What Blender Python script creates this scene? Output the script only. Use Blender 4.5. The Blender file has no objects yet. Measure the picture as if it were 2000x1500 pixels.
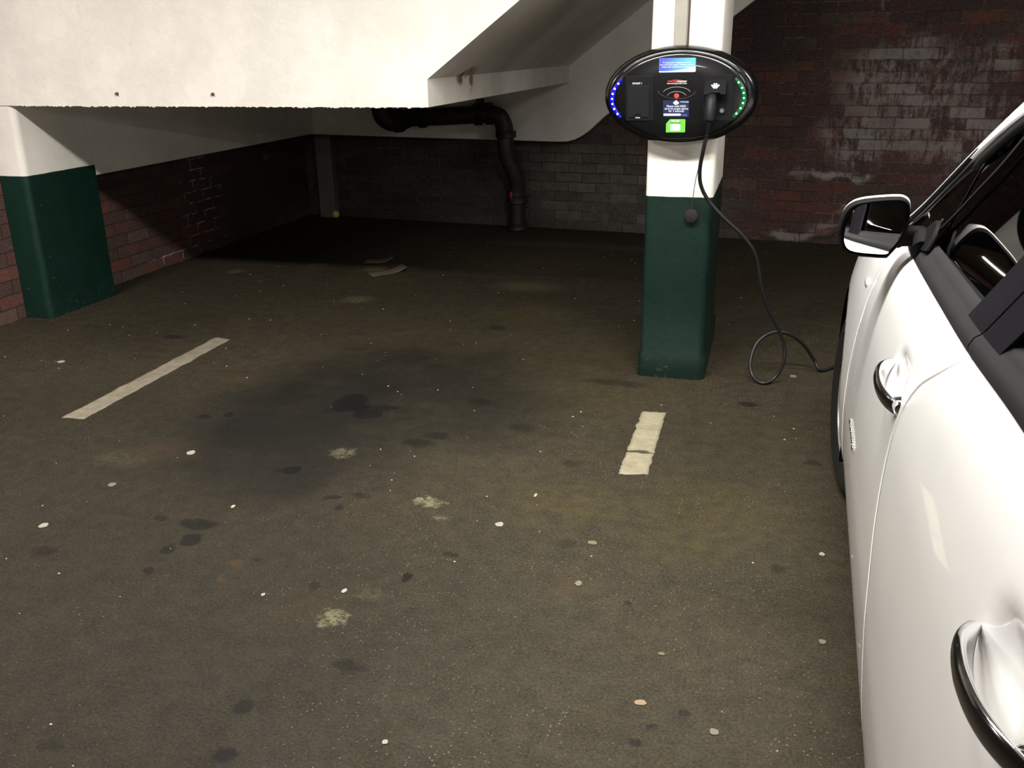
import bpy, bmesh, math, random
from mathutils import Vector, Matrix, Euler, noise
random.seed(7)
PI=math.pi
C=bpy.context.scene.collection
# ------------------------------------------------------------------ camera
FPX=1808.3; CH=1.4
PITCH,ROLL,YAW=[math.radians(a) for a in (19.943,.7227,15.422)]
_r=Vector((math.cos(YAW),math.sin(YAW),0)); _f=Vector((-math.sin(YAW),math.cos(YAW),0)); _u=Vector((0,0,1))
_fw=_f*math.cos(PITCH)-_u*math.sin(PITCH); _dn=-(_f*math.sin(PITCH)+_u*math.cos(PITCH))
RX=_r*math.cos(ROLL)+_dn*math.sin(ROLL); RD=-_r*math.sin(ROLL)+_dn*math.cos(ROLL); RF=_fw
CAM=Vector((0,0,CH))
def ray(x,y): return RX*((x-1000)/FPX)+RD*((y-750)/FPX)+RF
def fl(x,y,z=0.0):
    r=ray(x,y); return CAM+r*((z-CH)/r.z)
def onY(x,y,Y):
    r=ray(x,y); return CAM+r*(Y/r.y)
def onX(x,y,X):
    r=ray(x,y); return CAM+r*(X/r.x)
BK0,BK1=7.26,-.10                      # back wall: Y = BK0 + BK1*X
def onB(x,y,d=0.0):
    r=ray(x,y); k=(BK0-d)/(r.y-BK1*r.x); return CAM+r*k
def bky(x,d=0.0): return BK0-d+BK1*x
cam=bpy.data.cameras.new('camera'); co=bpy.data.objects.new('camera',cam); C.objects.link(co)
cam.sensor_width=36; cam.sensor_fit='HORIZONTAL'; cam.lens=36*FPX/2000; cam.clip_start=.01; cam.clip_end=60
M=Matrix((RX,-RD,-RF)).transposed().to_4x4(); M.translation=CAM; co.matrix_world=M
bpy.context.scene.camera=co
vs=bpy.context.scene.view_settings
vs.view_transform='Standard'; vs.look='None'; vs.gamma=1; vs.use_curve_mapping=False; vs.exposure=0.0

# ------------------------------------------------------------------ object helpers
def tag(o,label=None,cat=None,group=None,kind=None):
    if label: o['label']=label
    if cat: o['category']=cat
    if group: o['group']=group
    if kind: o['kind']=kind
    return o
def empty(name,loc,label,cat,group=None):
    o=bpy.data.objects.new(name,None); o.location=loc; o.empty_display_size=.1; C.objects.link(o)
    return tag(o,label,cat,group)
class MB:
    """collects geometry in world coordinates"""
    def __init__(s): s.v=[];s.f=[]
    def add(s,vs_,fs):
        n=len(s.v); s.v+=[Vector(p) for p in vs_]; s.f+=[tuple(n+i for i in f) for f in fs]; return s
    def box(s,a,b,M_=None):
        x0,y0,z0=a;x1,y1,z1=b
        p=[Vector(q) for q in((x0,y0,z0),(x1,y0,z0),(x1,y1,z0),(x0,y1,z0),(x0,y0,z1),(x1,y0,z1),(x1,y1,z1),(x0,y1,z1))]
        if M_: p=[M_@q for q in p]
        return s.add(p,[(0,3,2,1),(4,5,6,7),(0,1,5,4),(1,2,6,5),(2,3,7,6),(3,0,4,7)])
    def prism(s,poly,d):
        """poly: list of 3D points (planar), extruded by vector d"""
        n=len(poly); P=[Vector(p) for p in poly]; d=Vector(d)
        nv=Vector((0,0,0))
        for i in range(n): nv+=P[i].cross(P[(i+1)%n])
        if nv.dot(d)>0: P.reverse()
        return s.add(P+[p+d for p in P],[tuple(range(n)),tuple(range(2*n-1,n-1,-1))]+[(i,i+n,(i+1)%n+n,(i+1)%n) for i in range(n)])
    def rings(s,R,close=True,cap=True,loop=False):
        n=len(R[0]); m=len(R); fs=[]
        for i in range(m-1+(1 if loop else 0)):
            a=i*n;b=((i+1)%m)*n
            for j in range(n if close else n-1):
                k=(j+1)%n; fs.append((a+j,a+k,b+k,b+j))
        if cap and not loop: fs+= [tuple(range(n-1,-1,-1)),tuple(range((m-1)*n,m*n))]
        return s.add([p for r in R for p in r],fs)
    def tube(s,pts,rad,n=12,loop=False,flat=1.0,up=None):
        pts=[Vector(p) for p in pts]; m=len(pts); R=[]
        if not hasattr(rad,'__len__'): rad=[rad]*m
        t0=(pts[1]-pts[0]).normalized(); a=Vector(up) if up else (Vector((0,0,1)) if abs(t0.z)<.9 else Vector((1,0,0)))
        u=(a-t0*a.dot(t0)).normalized()
        for i in range(m):
            t=(pts[min(i+1,m-1)]-pts[max(i-1,0)]).normalized()
            u=(u-t*u.dot(t)).normalized(); w=t.cross(u)
            R.append([pts[i]+(u*math.cos(2*PI*k/n)*flat+w*math.sin(2*PI*k/n))*rad[i] for k in range(n)])
        return s.rings(R,True,True)
    def ball(s,c,r,nu=12,nv=8,sc=(1,1,1)):
        R=[]
        for i in range(1,nv):
            a=PI*i/nv; R.append([Vector(c)+Vector((math.sin(a)*math.cos(2*PI*k/nu)*sc[0],math.sin(a)*math.sin(2*PI*k/nu)*sc[1],math.cos(a)*sc[2]))*r for k in range(nu)])
        R.reverse(); return s.rings(R,True,True)
    def build(s,name,mat,parent=None,smooth=False,loc=None,bevel=0,seg=2,solid=None,angle=40):
        me=bpy.data.meshes.new(name)
        o=bpy.data.objects.new(name,me); C.objects.link(o)
        base=Vector((0,0,0))
        if parent is not None:
            o.parent=parent; base=Vector(parent_world(parent))
            off=Vector((0,0,0))
            if loc is not None: off=Vector(loc)-base
            o.location=off; base=base+off
        elif loc is not None: o.location=loc; base=Vector(loc)
        me.from_pydata([tuple(p-base) for p in s.v],[],s.f); me.update()
        bm=bmesh.new(); bm.from_mesh(me); bmesh.ops.recalc_face_normals(bm,faces=bm.faces) if solid is None else None; bm.to_mesh(me); bm.free()
        me.materials.append(mat)
        if solid:
            md=o.modifiers.new('solid','SOLIDIFY'); md.thickness=solid; md.offset=-1
        if bevel:
            md=o.modifiers.new('bevel','BEVEL'); md.width=bevel; md.segments=seg; md.limit_method='ANGLE'; md.angle_limit=math.radians(angle)
        if smooth or bevel:
            for p in me.polygons: p.use_smooth=True
            try: me.set_sharp_from_angle(angle=math.radians(50))
            except Exception: pass
        return o
def parent_world(p):
    v=Vector(p.location)
    while p.parent is not None:
        p=p.parent; v+=Vector(p.location)
    return v
def catmull(P,k=8):
    P=[Vector(p) for p in P]; out=[]
    for i in range(len(P)-1):
        a=P[max(i-1,0)];b=P[i];c=P[i+1];d=P[min(i+2,len(P)-1)]
        for j in range(k):
            t=j/k; out.append(.5*((2*b)+(c-a)*t+(2*a-5*b+4*c-d)*t*t+(3*b-a-3*c+d)*t**3))
    out.append(P[-1]); return out
def interp(tab,x):
    if x<=tab[0][0]: return tab[0][1]
    for (a,b),(c,d) in zip(tab,tab[1:]):
        if x<=c: return b+(d-b)*(x-a)/(c-a)
    return tab[-1][1]
def sinterp(tab,x):
    """smooth (catmull) interpolation"""
    if x<=tab[0][0]: return tab[0][1]
    if x>=tab[-1][0]: return tab[-1][1]
    for i in range(len(tab)-1):
        x0,y0=tab[i];x1,y1=tab[i+1]
        if x<=x1:
            xm,ym=tab[max(i-1,0)];xp,yp=tab[min(i+2,len(tab)-1)]
            m0=(y1-ym)/(x1-xm); m1=(yp-y0)/(xp-x0); h=x1-x0; t=(x-x0)/h
            return (2*t**3-3*t*t+1)*y0+(t**3-2*t*t+t)*h*m0+(-2*t**3+3*t*t)*y1+(t**3-t*t)*h*m1

# ------------------------------------------------------------------ node helpers
class NT:
    def __init__(s,name):
        s.m=bpy.data.materials.new(name); s.m.use_nodes=True; s.t=s.m.node_tree; s.t.nodes.clear()
        s.out=s.n('ShaderNodeOutputMaterial'); s.b=s.n('ShaderNodeBsdfPrincipled'); s.l(s.b.outputs[0],s.out.inputs[0])
    def n(s,ty,**k):
        x=s.t.nodes.new(ty)
        for a,b in k.items(): setattr(x,a,b)
        return x
    def l(s,a,b): s.t.links.new(a,b)
    def put(s,sock,v):
        if v is None: return
        if hasattr(v,'is_output'): s.l(v,sock)
        else:
            if sock.type=='RGBA' and len(v)==3: v=(*v,1)
            sock.default_value=v
    def math(s,op,a,b=None,c=None,clamp=False):
        x=s.n('ShaderNodeMath',operation=op); x.use_clamp=clamp; s.put(x.inputs[0],a); s.put(x.inputs[1],b)
        if c is not None: s.put(x.inputs[2],c)
        return x.outputs[0]
    def vmath(s,op,a,b=None,scale=None):
        x=s.n('ShaderNodeVectorMath',operation=op); s.put(x.inputs[0],a)
        if b is not None: s.put(x.inputs[1],b)
        if scale is not None: s.put(x.inputs['Scale'],scale)
        return x.outputs['Value'] if op in('LENGTH','DISTANCE','DOT_PRODUCT') else x.outputs[0]
    def mix(s,f,a,b,mode='MIX'):
        x=s.n('ShaderNodeMix',data_type='RGBA',blend_type=mode); s.put(x.inputs[0],f); s.put(x.inputs[6],a); s.put(x.inputs[7],b); return x.outputs[2]
    def noise(s,vec,scale,detail=4,rough=.6,dist=0,out=0):
        x=s.n('ShaderNodeTexNoise'); s.l(vec,x.inputs['Vector']); x.inputs['Scale'].default_value=scale; x.inputs['Detail'].default_value=detail; x.inputs['Roughness'].default_value=rough; x.inputs['Distortion'].default_value=dist
        return x.outputs[out]
    def ramp(s,f,a,b,lo=0.0,hi=1.0):
        x=s.n('ShaderNodeMapRange'); x.interpolation_type='SMOOTHSTEP'; s.put(x.inputs[0],f); x.inputs[1].default_value=a; x.inputs[2].default_value=b; x.inputs[3].default_value=lo; x.inputs[4].default_value=hi; return x.outputs[0]
    def pos(s): return s.n('ShaderNodeNewGeometry').outputs['Position']
    def sep(s,v):
        x=s.n('ShaderNodeSeparateXYZ'); s.l(v,x.inputs[0]); return x.outputs
    def comb(s,x,y,z=0.0):
        c=s.n('ShaderNodeCombineXYZ'); s.put(c.inputs[0],x);s.put(c.inputs[1],y);s.put(c.inputs[2],z); return c.outputs[0]
    def bump(s,h,strength=.3,dist=.01,normal=None):
        x=s.n('ShaderNodeBump'); x.inputs['Strength'].default_value=strength; x.inputs['Distance'].default_value=dist; s.l(h,x.inputs['Height'])
        if normal: s.l(normal,x.inputs['Normal'])
        s.l(x.outputs[0],s.b.inputs['Normal']); return x.outputs[0]
    def set(s,color=None,rough=None,metal=None,spec=None,coat=None,coatr=None,emit=None,estr=None,trans=None,ior=None,alpha=None):
        b=s.b.inputs
        for k,v in(('Base Color',color),('Roughness',rough),('Metallic',metal),('Specular IOR Level',spec),('Coat Weight',coat),('Coat Roughness',coatr),('Emission Color',emit),('Emission Strength',estr),('Transmission Weight',trans),('IOR',ior),('Alpha',alpha)):
            if v is not None: s.put(b[k],v)
        return s.m
def srgb(r,g,b):
    f=lambda c:(c/255/12.92) if c/255<=.04045 else ((c/255+.055)/1.055)**2.4
    return (f(r),f(g),f(b),1)
def simple(name,col,rough=.5,metal=0,spec=.5,coat=0,var=.06,vscale=8,**k):
    """plain material with a little procedural unevenness"""
    t=NT(name); p=t.pos(); nz=t.noise(p,vscale,3)
    c=t.mix(t.ramp(nz,.3,.7),tuple(x*(1-var) for x in col[:3])+(1,),tuple(min(1,x*(1+var)) for x in col[:3])+(1,))
    return t.set(color=c,rough=rough,metal=metal,spec=spec,coat=coat,**k)

# spot group: smooth blob mask around a centre on a plane
def spotgroup():
    g=bpy.data.node_groups.new('spot','ShaderNodeTree')
    I=g.interface
    for n,ty in(('Vector','NodeSocketVector'),('Centre','NodeSocketVector'),('Scale','NodeSocketVector'),('Soft','NodeSocketFloat'),('Amount','NodeSocketFloat'),('Prev','NodeSocketFloat')): I.new_socket(n,in_out='INPUT',socket_type=ty)
    I.new_socket('Mask',in_out='OUTPUT',socket_type='NodeSocketFloat')
    N=g.nodes;L=g.links
    gi=N.new('NodeGroupInput');go=N.new('NodeGroupOutput')
    s=N.new('ShaderNodeVectorMath');s.operation='SUBTRACT';L.new(gi.outputs[0],s.inputs[0]);L.new(gi.outputs[1],s.inputs[1])
    d=N.new('ShaderNodeVectorMath');d.operation='DIVIDE';L.new(s.outputs[0],d.inputs[0]);L.new(gi.outputs[2],d.inputs[1])
    l=N.new('ShaderNodeVectorMath');l.operation='LENGTH';L.new(d.outputs[0],l.inputs[0])
    m=N.new('ShaderNodeMapRange');m.interpolation_type='SMOOTHSTEP';L.new(l.outputs['Value'],m.inputs[0])
    a=N.new('ShaderNodeMath');a.operation='SUBTRACT';a.inputs[0].default_value=1;L.new(gi.outputs[3],a.inputs[1]);L.new(a.outputs[0],m.inputs[1])
    b=N.new('ShaderNodeMath');b.operation='ADD';b.inputs[0].default_value=1;L.new(gi.outputs[3],b.inputs[1]);L.new(b.outputs[0],m.inputs[2])
    m.inputs[3].default_value=1;m.inputs[4].default_value=0
    k=N.new('ShaderNodeMath');k.operation='MULTIPLY';L.new(m.outputs[0],k.inputs[0]);L.new(gi.outputs[4],k.inputs[1])
    x=N.new('ShaderNodeMath');x.operation='MAXIMUM';L.new(k.outputs[0],x.inputs[0]);L.new(gi.outputs[5],x.inputs[1]);L.new(x.outputs[0],go.inputs[0])
    return g
SPOT=spotgroup()
def spots(t,vec,L):
    """L: (cx,cy,cz),(sx,sy,sz),soft,amount"""
    prev=0.0
    for c,s,soft,am in L:
        g=t.n('ShaderNodeGroup'); g.node_tree=SPOT; t.l(vec,g.inputs[0]); g.inputs[1].default_value=c; g.inputs[2].default_value=s; g.inputs[3].default_value=soft; g.inputs[4].default_value=am
        t.put(g.inputs[5],prev); prev=g.outputs[0]
    return prev
def warp(t,p,scale,amt,detail=3):
    x=t.n('ShaderNodeTexNoise'); t.l(p,x.inputs['Vector']); x.inputs['Scale'].default_value=scale; x.inputs['Detail'].default_value=detail
    s=t.vmath('SUBTRACT',x.outputs['Color'],(.5,.5,.5)); s=t.vmath('SCALE',s,scale=amt); return t.vmath('ADD',p,s)

# ------------------------------------------------------------------ materials
def floor_mat():
    t=NT('worn_asphalt'); p=t.pos()
    col=t.mix(t.ramp(t.noise(p,.9,6,.62),.35,.68),srgb(62,57,48),srgb(75,65,55))
    col=t.mix(t.ramp(t.noise(warp(t,p,3,.3),2.3,6,.7),.45,.75,0,.4),col,srgb(84,76,58))
    col=t.mix(t.ramp(t.noise(p,5.5,5,.7),.5,.8,0,.6),col,srgb(50,47,41))
    pm=t.n('ShaderNodeMapping'); t.l(p,pm.inputs[0]); pm.inputs['Scale'].default_value=(5.5,1.2,1); pm.inputs['Rotation'].default_value=(0,0,.25)
    col=t.mix(t.ramp(t.noise(pm.outputs[0],3,6,.7),.52,.78,0,.35),col,srgb(88,80,68))
    fine=t.noise(p,140,3,.8); col=t.mix(t.ramp(fine,.3,.72),t.mix(.42,col,(0,0,0,1)),t.mix(.34,col,srgb(140,128,108))); med=t.noise(warp(t,p,9,.08),17,5,.75); col=t.mix(t.ramp(med,.30,.70),t.mix(.18,col,(0,0,0,1)),t.mix(.08,col,srgb(150,138,112)))
    # pale aggregate flecks
    v=t.n('ShaderNodeTexVoronoi'); t.l(p,v.inputs[0]); v.inputs['Scale'].default_value=120
    cs=t.sep(v.outputs['Color'])
    fm=t.math('MULTIPLY',t.ramp(v.outputs['Distance'],.16,.26,1,0),t.ramp(cs[0],.80,.90))
    fm=t.math('MULTIPLY',fm,t.ramp(t.noise(p,1.7,3),.42,.66,.08,.8))
    col=t.mix(fm,col,srgb(215,205,180))
    def sp(L,soft_def=.3):
        out=[]
        for x,y,rx,ry,soft,am in L:
            c=fl(x,y); a=fl(x+rx,y); b=fl(x,y-ry)
            out.append(((c.x,c.y,0),(max((a-c).length,.008),max((b-c).length,.008),1),soft,am))
        return out
    wp=warp(t,p,4,.32); wq=warp(t,p,14,.06)
    # yellow-green algae tint
    yl=spots(t,wp,sp([(1120,985,110,45,.6,.5),(1380,1000,150,60,.6,.45),(1330,1060,110,40,.6,.4),(1180,780,160,40,.7,.35),(740,545,80,16,.7,.4),(735,524,36,8,.5,.7),(1040,615,80,16,.6,.5),(1000,700,260,60,.8,.25)]))
    col=t.mix(t.math('MULTIPLY',yl,t.ramp(t.noise(p,22,5,.75),.33,.72,0,.72)),col,srgb(122,108,52))
    # big faded oil stain
    oil=spots(t,wp,sp([(640,800,240,100,.45,.86),(560,880,180,75,.45,.78),(800,740,240,65,.5,.74),(900,800,180,60,.55,.62),(480,860,170,55,.6,.5),(700,870,150,60,.6,.5),(300,640,120,40,.7,.2)]))
    oil=t.math('MULTIPLY',oil,t.ramp(t.noise(p,3.2,5,.6),.25,.55,.7,1))
    col=t.mix(oil,col,srgb(25,26,23))
    dk=spots(t,wq,sp([(683,787,32,17,.15,.95),(705,797,20,9,.2,.93),(720,809,30,8,.12,.85),(745,797,20,6,.2,.72),(771,797,9,4,.2,.7),(642,801,14,6,.3,.5),(567,918,18,7,.15,.85),(545,919,12,4,.4,.5),
      (385,1024,36,10,.25,.72),(373,1055,22,9,.2,.7),(328,1071,19,8,.3,.66),(312,1014,17,6,.3,.6),(290,1115,13,7,.3,.65),(400,813,13,5,.3,.7),(445,810,10,4,.3,.7),(90,1075,22,9,.5,.5),
      (796,1129,11,7,.2,.85),(615,1146,16,6,.4,.55),(478,1378,20,13,.25,.66),(437,1480,24,15,.25,.72),(680,1302,36,9,.5,.6),(880,1083,13,6,.4,.6),(105,1455,24,10,.5,.5),(1240,1452,16,9,.3,.66),(1338,1395,12,7,.3,.6),(1273,1420,9,5,.3,.6),
      (647,971,15,5,.3,.6),(697,967,9,4,.3,.6),(660,994,11,5,.3,.6),(820,865,30,7,.5,.6),(850,850,24,7,.5,.6),(1020,835,22,8,.5,.45),(1460,789,20,4,.3,.7),(940,785,30,7,.5,.5),(1200,748,60,6,.5,.45),(340,658,22,4,.4,.6),(700,968,20,5,.5,.4),(500,1090,8,4,.5,.5),(1120,905,20,6,.5,.45),(1590,905,14,6,.5,.5),(1110,1060,18,8,.6,.4),(970,640,20,4,.5,.5),(1520,1110,16,7,.6,.45),(1230,1175,8,4,.4,.5)]))
    col=t.mix(dk,col,srgb(13,12,11))
    # pale, paint-like and rusty marks
    br=spots(t,warp(t,p,40,.07),sp([(650,1207,27,15,.35,1),(838,982,28,7,.5,.85),(828,975,12,5,.4,.9),(1250,905,6,3,.4,.3),(670,885,22,8,.6,.5),(720,1160,20,10,.7,.2),(860,1010,14,5,.6,.4),(240,895,60,12,.7,.15),(460,530,16,4,.5,.3),(620,517,20,3,.5,.2),(735,525,22,5,.6,.4),(790,524,25,4,.6,.2),(1080,477,120,5,.7,.16),(1250,486,110,5,.7,.14),(985,432,22,6,.5,.6),(700,585,25,6,.6,.3),(1030,560,60,8,.7,.25)]))
    br=t.math('MULTIPLY',br,t.ramp(t.noise(p,45,5,.8),.40,.54,.05,.75))
    col=t.mix(br,col,srgb(200,194,164))
    tan=spots(t,wq,sp([(466,1098,16,7,.5,.8),(431,1132,12,4,.4,.75),(320,880,60,16,.8,.3),(470,740,40,10,.8,.25),(1110,1150,30,20,.9,.25),(600,1190,60,30,.9,.2)]))
    col=t.mix(t.math('MULTIPLY',tan,.7),col,srgb(120,92,64))
    # smoother, darker resurfaced tarmac on the left of the bay, no pale aggregate
    tar=spots(t,warp(t,p,1.6,.5),[((-1.55,1.6,0),(.95,1.15,1),.35,1.0),((-2.6,2.4,0),(1.1,.9,1),.4,.8)])
    col=t.mix(1.0,col,t.mix(tar,(1,1,1,1),(.66,.65,.64,1)),'MULTIPLY')
    col=t.mix(1.0,col,(.378,.375,.305,1),'MULTIPLY')
    h=t.math('ADD',t.math('MULTIPLY',fine,.6),t.math('MULTIPLY',t.noise(p,30,4),.6))
    t.bump(h,.35,.006)
    rg=t.math('SUBTRACT',t.ramp(t.noise(p,6,4),.3,.7,.66,.82),t.math('MULTIPLY',dk,.02))
    return t.set(color=col,rough=rg,spec=.22)
def brick_mat(axis):
    t=NT('old_brick'); p=t.pos(); s=t.sep(p)
    u=t.math('ADD',s[0] if axis=='x' else s[1],50.03); v=t.math('ADD',s[2],10*.0762+.002)
    n1=t.noise(p,7,3); n2=t.noise(p,26,3)
    u2=t.math('ADD',u,t.math('MULTIPLY',t.math('SUBTRACT',n2,.5),.014)); v2=t.math('ADD',v,t.math('ADD',t.math('MULTIPLY',t.math('SUBTRACT',n1,.5),.016),t.math('MULTIPLY',t.math('SUBTRACT',n2,.5),.010)))
    b=t.n('ShaderNodeTexBrick'); t.l(t.comb(u2,v2),b.inputs[0]); b.offset=.5; b.offset_frequency=2
    b.inputs['Scale'].default_value=1; b.inputs['Brick Width'].default_value=.226; b.inputs['Row Height'].default_value=.0762; b.inputs['Mortar Size'].default_value=.0045; b.inputs['Mortar Smooth'].default_value=.35
    b.inputs['Color1'].default_value=(0,0,0,1); b.inputs['Color2'].default_value=(1,1,1,1); b.inputs['Mortar'].default_value=(.5,.5,.5,1); b.inputs['Bias'].default_value=0
    rnd=t.sep(b.outputs[0])[0]
    cr=t.n('ShaderNodeValToRGB'); t.l(rnd,cr.inputs[0]); e=cr.color_ramp; e.interpolation='LINEAR'
    cols=[(0,(86,58,54)),(.2,(104,56,48)),(.38,(76,58,54)),(.52,(122,60,49)),(.66,(80,64,60)),(.8,(108,86,66)),(.9,(134,62,47)),(1,(84,64,60))]
    e.elements[0].position=0; e.elements[0].color=srgb(*cols[0][1]); e.elements[1].position=1; e.elements[1].color=srgb(*cols[-1][1])
    for q,c in cols[1:-1]: x=e.elements.new(q); x.color=srgb(*c)
    col=t.mix(t.ramp(t.noise(p,18,5,.7),.35,.75,0,.55),cr.outputs[0],srgb(66,55,52))
    col=t.mix(t.ramp(n1,.4,.7,0,.4),col,srgb(60,50,47))
    col=t.mix(t.ramp(t.noise(p,70,4,.7),.5,.8,0,.35),col,srgb(150,120,100))
    wm=warp(t,p,3.3,.55)
    def sp(L):
        out=[]
        for x,y,rx,ry,soft,am in L:
            if axis=='x': c=onB(x,y);a=onB(x+rx,y);q=onB(x,y-ry); out.append(((c.x,c.y,c.z),((a-c).length,9,(q-c).length),soft,am))
            else: c=onX(x,y,-3.99);a=onX(x+rx,y,-3.99);q=onX(x,y-ry,-3.99); out.append(((c.x,c.y,c.z),(9,abs(a.y-c.y),(q-c).length),soft,am))
        return out
    if axis=='x':
        wh=spots(t,wm,sp([(1780,160,140,70,.45,.8),(1680,270,90,60,.45,.75),(1850,250,130,60,.5,.75),(1640,345,70,10,.4,.9),(1560,450,50,14,.5,.7),(1640,430,40,14,.5,.6),(1960,110,50,50,.5,.7),(1580,347,40,12,.4,.5),(1730,10,12,10,.4,.6),(1900,330,80,30,.6,.5)]))
        gr=spots(t,warp(t,p,2,.3),sp([(1160,360,190,120,.55,.95),(900,350,240,130,.5,.95),(1350,350,90,120,.6,.5),(700,350,160,130,.5,.95)]))
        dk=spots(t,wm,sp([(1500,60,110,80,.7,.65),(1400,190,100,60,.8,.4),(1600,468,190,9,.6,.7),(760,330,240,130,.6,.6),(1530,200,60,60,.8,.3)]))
    else:
        wh=spots(t,wm,sp([(520,298,12,6,.3,.9),(535,312,10,5,.3,.7)]))
        gr=0.0
        dk=spots(t,wm,sp([(520,370,110,110,.6,.8),(230,350,50,20,.7,.6),(330,360,60,40,.8,.5)]))  # shadow towards the back corner painted into the brick, plus dark spots
    if not isinstance(gr,float):
        col=t.mix(gr,col,t.mix(rnd,srgb(70,67,60),srgb(104,99,90)))
        lg=spots(t,warp(t,p,3,.25),sp([(1150,365,120,75,.5,1),(1225,430,60,40,.5,.8)])); col=t.mix(t.math('MULTIPLY',lg,t.ramp(t.noise(p,13,5,.7),.3,.6,.35,1)),col,t.mix(rnd,srgb(112,107,98),srgb(158,152,140)))
    pst=t.n('ShaderNodeMapping'); t.l(p,pst.inputs[0]); pst.inputs['Scale'].default_value=(1,1,.28)
    whm=t.math('MULTIPLY',wh,t.ramp(t.math('ADD',t.math('ADD',t.math('MULTIPLY',t.noise(pst.outputs[0],30,6,.8),.6),t.math('MULTIPLY',t.noise(p,11,5,.7),.4)),t.math('MULTIPLY',t.math('SUBTRACT',rnd,.5),.16)),.40,.56))
    col=t.mix(whm,col,srgb(186,176,168))
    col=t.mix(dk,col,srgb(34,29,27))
    gn=t.noise(p,95,4,.8); col=t.mix(t.ramp(gn,.3,.75),t.mix(.35,col,(0,0,0,1)),t.mix(.12,col,srgb(190,170,160)))
    # mortar: mostly dirty dark, pale where salts have come out
    mp=t.math('MULTIPLY',t.ramp(t.noise(p,2.6,4,.6),.42,.58),t.ramp(t.noise(p,34,4,.7),.38,.6))
    if axis=='y':
        c=onX(395,395,-3.99); ms=spots(t,warp(t,p,3,.25),[((c.x,c.y,c.z),(9,.24,.40),.5,1.0),((c.x,5.75,.03),(9,.5,.05),.5,1.0)]); ms=t.math('MULTIPLY',ms,t.ramp(t.noise(p,9,4,.7),.42,.62)); mc=t.mix(ms,srgb(64,54,48),srgb(205,198,182))
    else: mc=t.mix(t.math('MULTIPLY',mp,.85),srgb(56,46,43),srgb(150,136,126))
    col=t.mix(t.math('MULTIPLY',b.outputs['Fac'],1.0 if axis=='y' else .62),col,mc)
    h=t.math('ADD',t.math('MULTIPLY',t.math('SUBTRACT',1.0,b.outputs['Fac']),1.0),t.math('MULTIPLY',t.noise(p,60,4,.7),.35))
    t.bump(h,.7,.008)
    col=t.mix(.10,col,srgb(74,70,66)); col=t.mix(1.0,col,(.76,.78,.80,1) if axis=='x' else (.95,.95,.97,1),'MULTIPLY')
    return t.set(color=col,rough=.88,spec=.2)
def paint_mat(name,band=None,stain=None,base=(222,218,208),green=((10,39,30),(13,44,35))):
    """masonry paint, optional dark green band below a height"""
    t=NT(name); p=t.pos(); s=t.sep(p)
    col=t.mix(t.ramp(t.noise(p,3.2,5,.65),.35,.7),srgb(*base),srgb(*[min(255,c+14) for c in base]))
    gm=t.noise(p,13,6,.75); col=t.mix(t.ramp(gm,.6,.74,0,.13),col,srgb(120,112,100))
    pm=t.n('ShaderNodeMapping'); t.l(p,pm.inputs[0]); pm.inputs['Scale'].default_value=(9,9,.9)
    col=t.mix(t.ramp(t.noise(pm.outputs[0],3,4,.7),.6,.78,0,.12),col,srgb(150,144,128))
    rough=.62
    if stain:
        m=spots(t,warp(t,p,12,.05),stain); col=t.mix(t.math('MULTIPLY',m,t.ramp(t.noise(p,30,4),.25,.6)),col,srgb(92,62,34))
    hh=t.math('ADD',t.math('MULTIPLY',t.noise(p,9,4),1.0),t.math('MULTIPLY',t.noise(p,60,3),.25))
    if band:
        zz=t.math('ADD',s[2],t.math('MULTIPLY',t.math('SUBTRACT',t.noise(p,11,3),.5),.006))
        g=t.mix(t.ramp(t.noise(p,6,4),.3,.7),srgb(*green[0]),srgb(*green[1]))
        v=t.n('ShaderNodeTexVoronoi'); t.l(p,v.inputs[0]); v.inputs['Scale'].default_value=26; vc=t.sep(v.outputs['Color'])
        g=t.mix(t.math('MULTIPLY',t.ramp(v.outputs['Distance'],.06,.10,1,0),t.ramp(vc[1],.86,.9)),g,srgb(110,122,112))
        low=t.math('MULTIPLY',t.ramp(s[2],.0,.13,1,0),t.ramp(t.noise(p,34,5,.75),.55,.66)); g=t.mix(t.math('MULTIPLY',low,.7),g,srgb(70,80,74))
        low2=t.ramp(s[2],-.02,.14,.45,0); g=t.mix(low2,g,srgb(22,36,34))
        col=t.mix(t.ramp(zz,band-.0015,band+.0015,1,0),col,g)
        t.bump(hh,.25,.01); return t.set(color=col,rough=t.ramp(zz,band-.0015,band+.0015,.5,.6),spec=.3)
    t.bump(hh,.3,.012)
    return t.set(color=col,rough=rough,spec=.3)
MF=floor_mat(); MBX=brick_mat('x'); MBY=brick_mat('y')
MP_L=paint_mat('white_and_green_paint',.787); MP_C=paint_mat('pillar_paint',.804,green=((7,31,23),(10,36,27)))  # central pillar's green set darker to offset the lamp light on it
c0=onX(900,158,-1.53)
MW=paint_mat('white_masonry_paint',None,[((c0.x,4.62,1.262),(.2,.045,.03),.5,.9),((c0.x,4.80,1.245),(.2,.035,.05),.5,.85),((c0.x+.05,4.70,1.285),(.10,.09,.03),.5,.7)])
MG=paint_mat('grey_white_paint',base=(238,236,226))
MD=simple('dirty_plaster',srgb(96,92,84),.9)
BLK=simple('black_gloss_plastic',srgb(9,9,11),.24,spec=.4,coat=.3,var=.1)
BLKS=simple('black_satin_plastic',srgb(20,20,22),.5,spec=.25)
BLKM=simple('black_matt_plastic',srgb(12,12,13),.65,spec=.1)
RUB=simple('black_rubber',srgb(20,20,20),.5)
TRIM=simple('charcoal_window_trim',srgb(36,35,36),.6,spec=.08)
CHR=simple('chrome',(.86,.86,.88),.06,metal=1,var=.02)
CAR=simple('white_car_paint',srgb(240,239,236),.22,spec=.5,coat=.8,var=.01)
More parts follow.
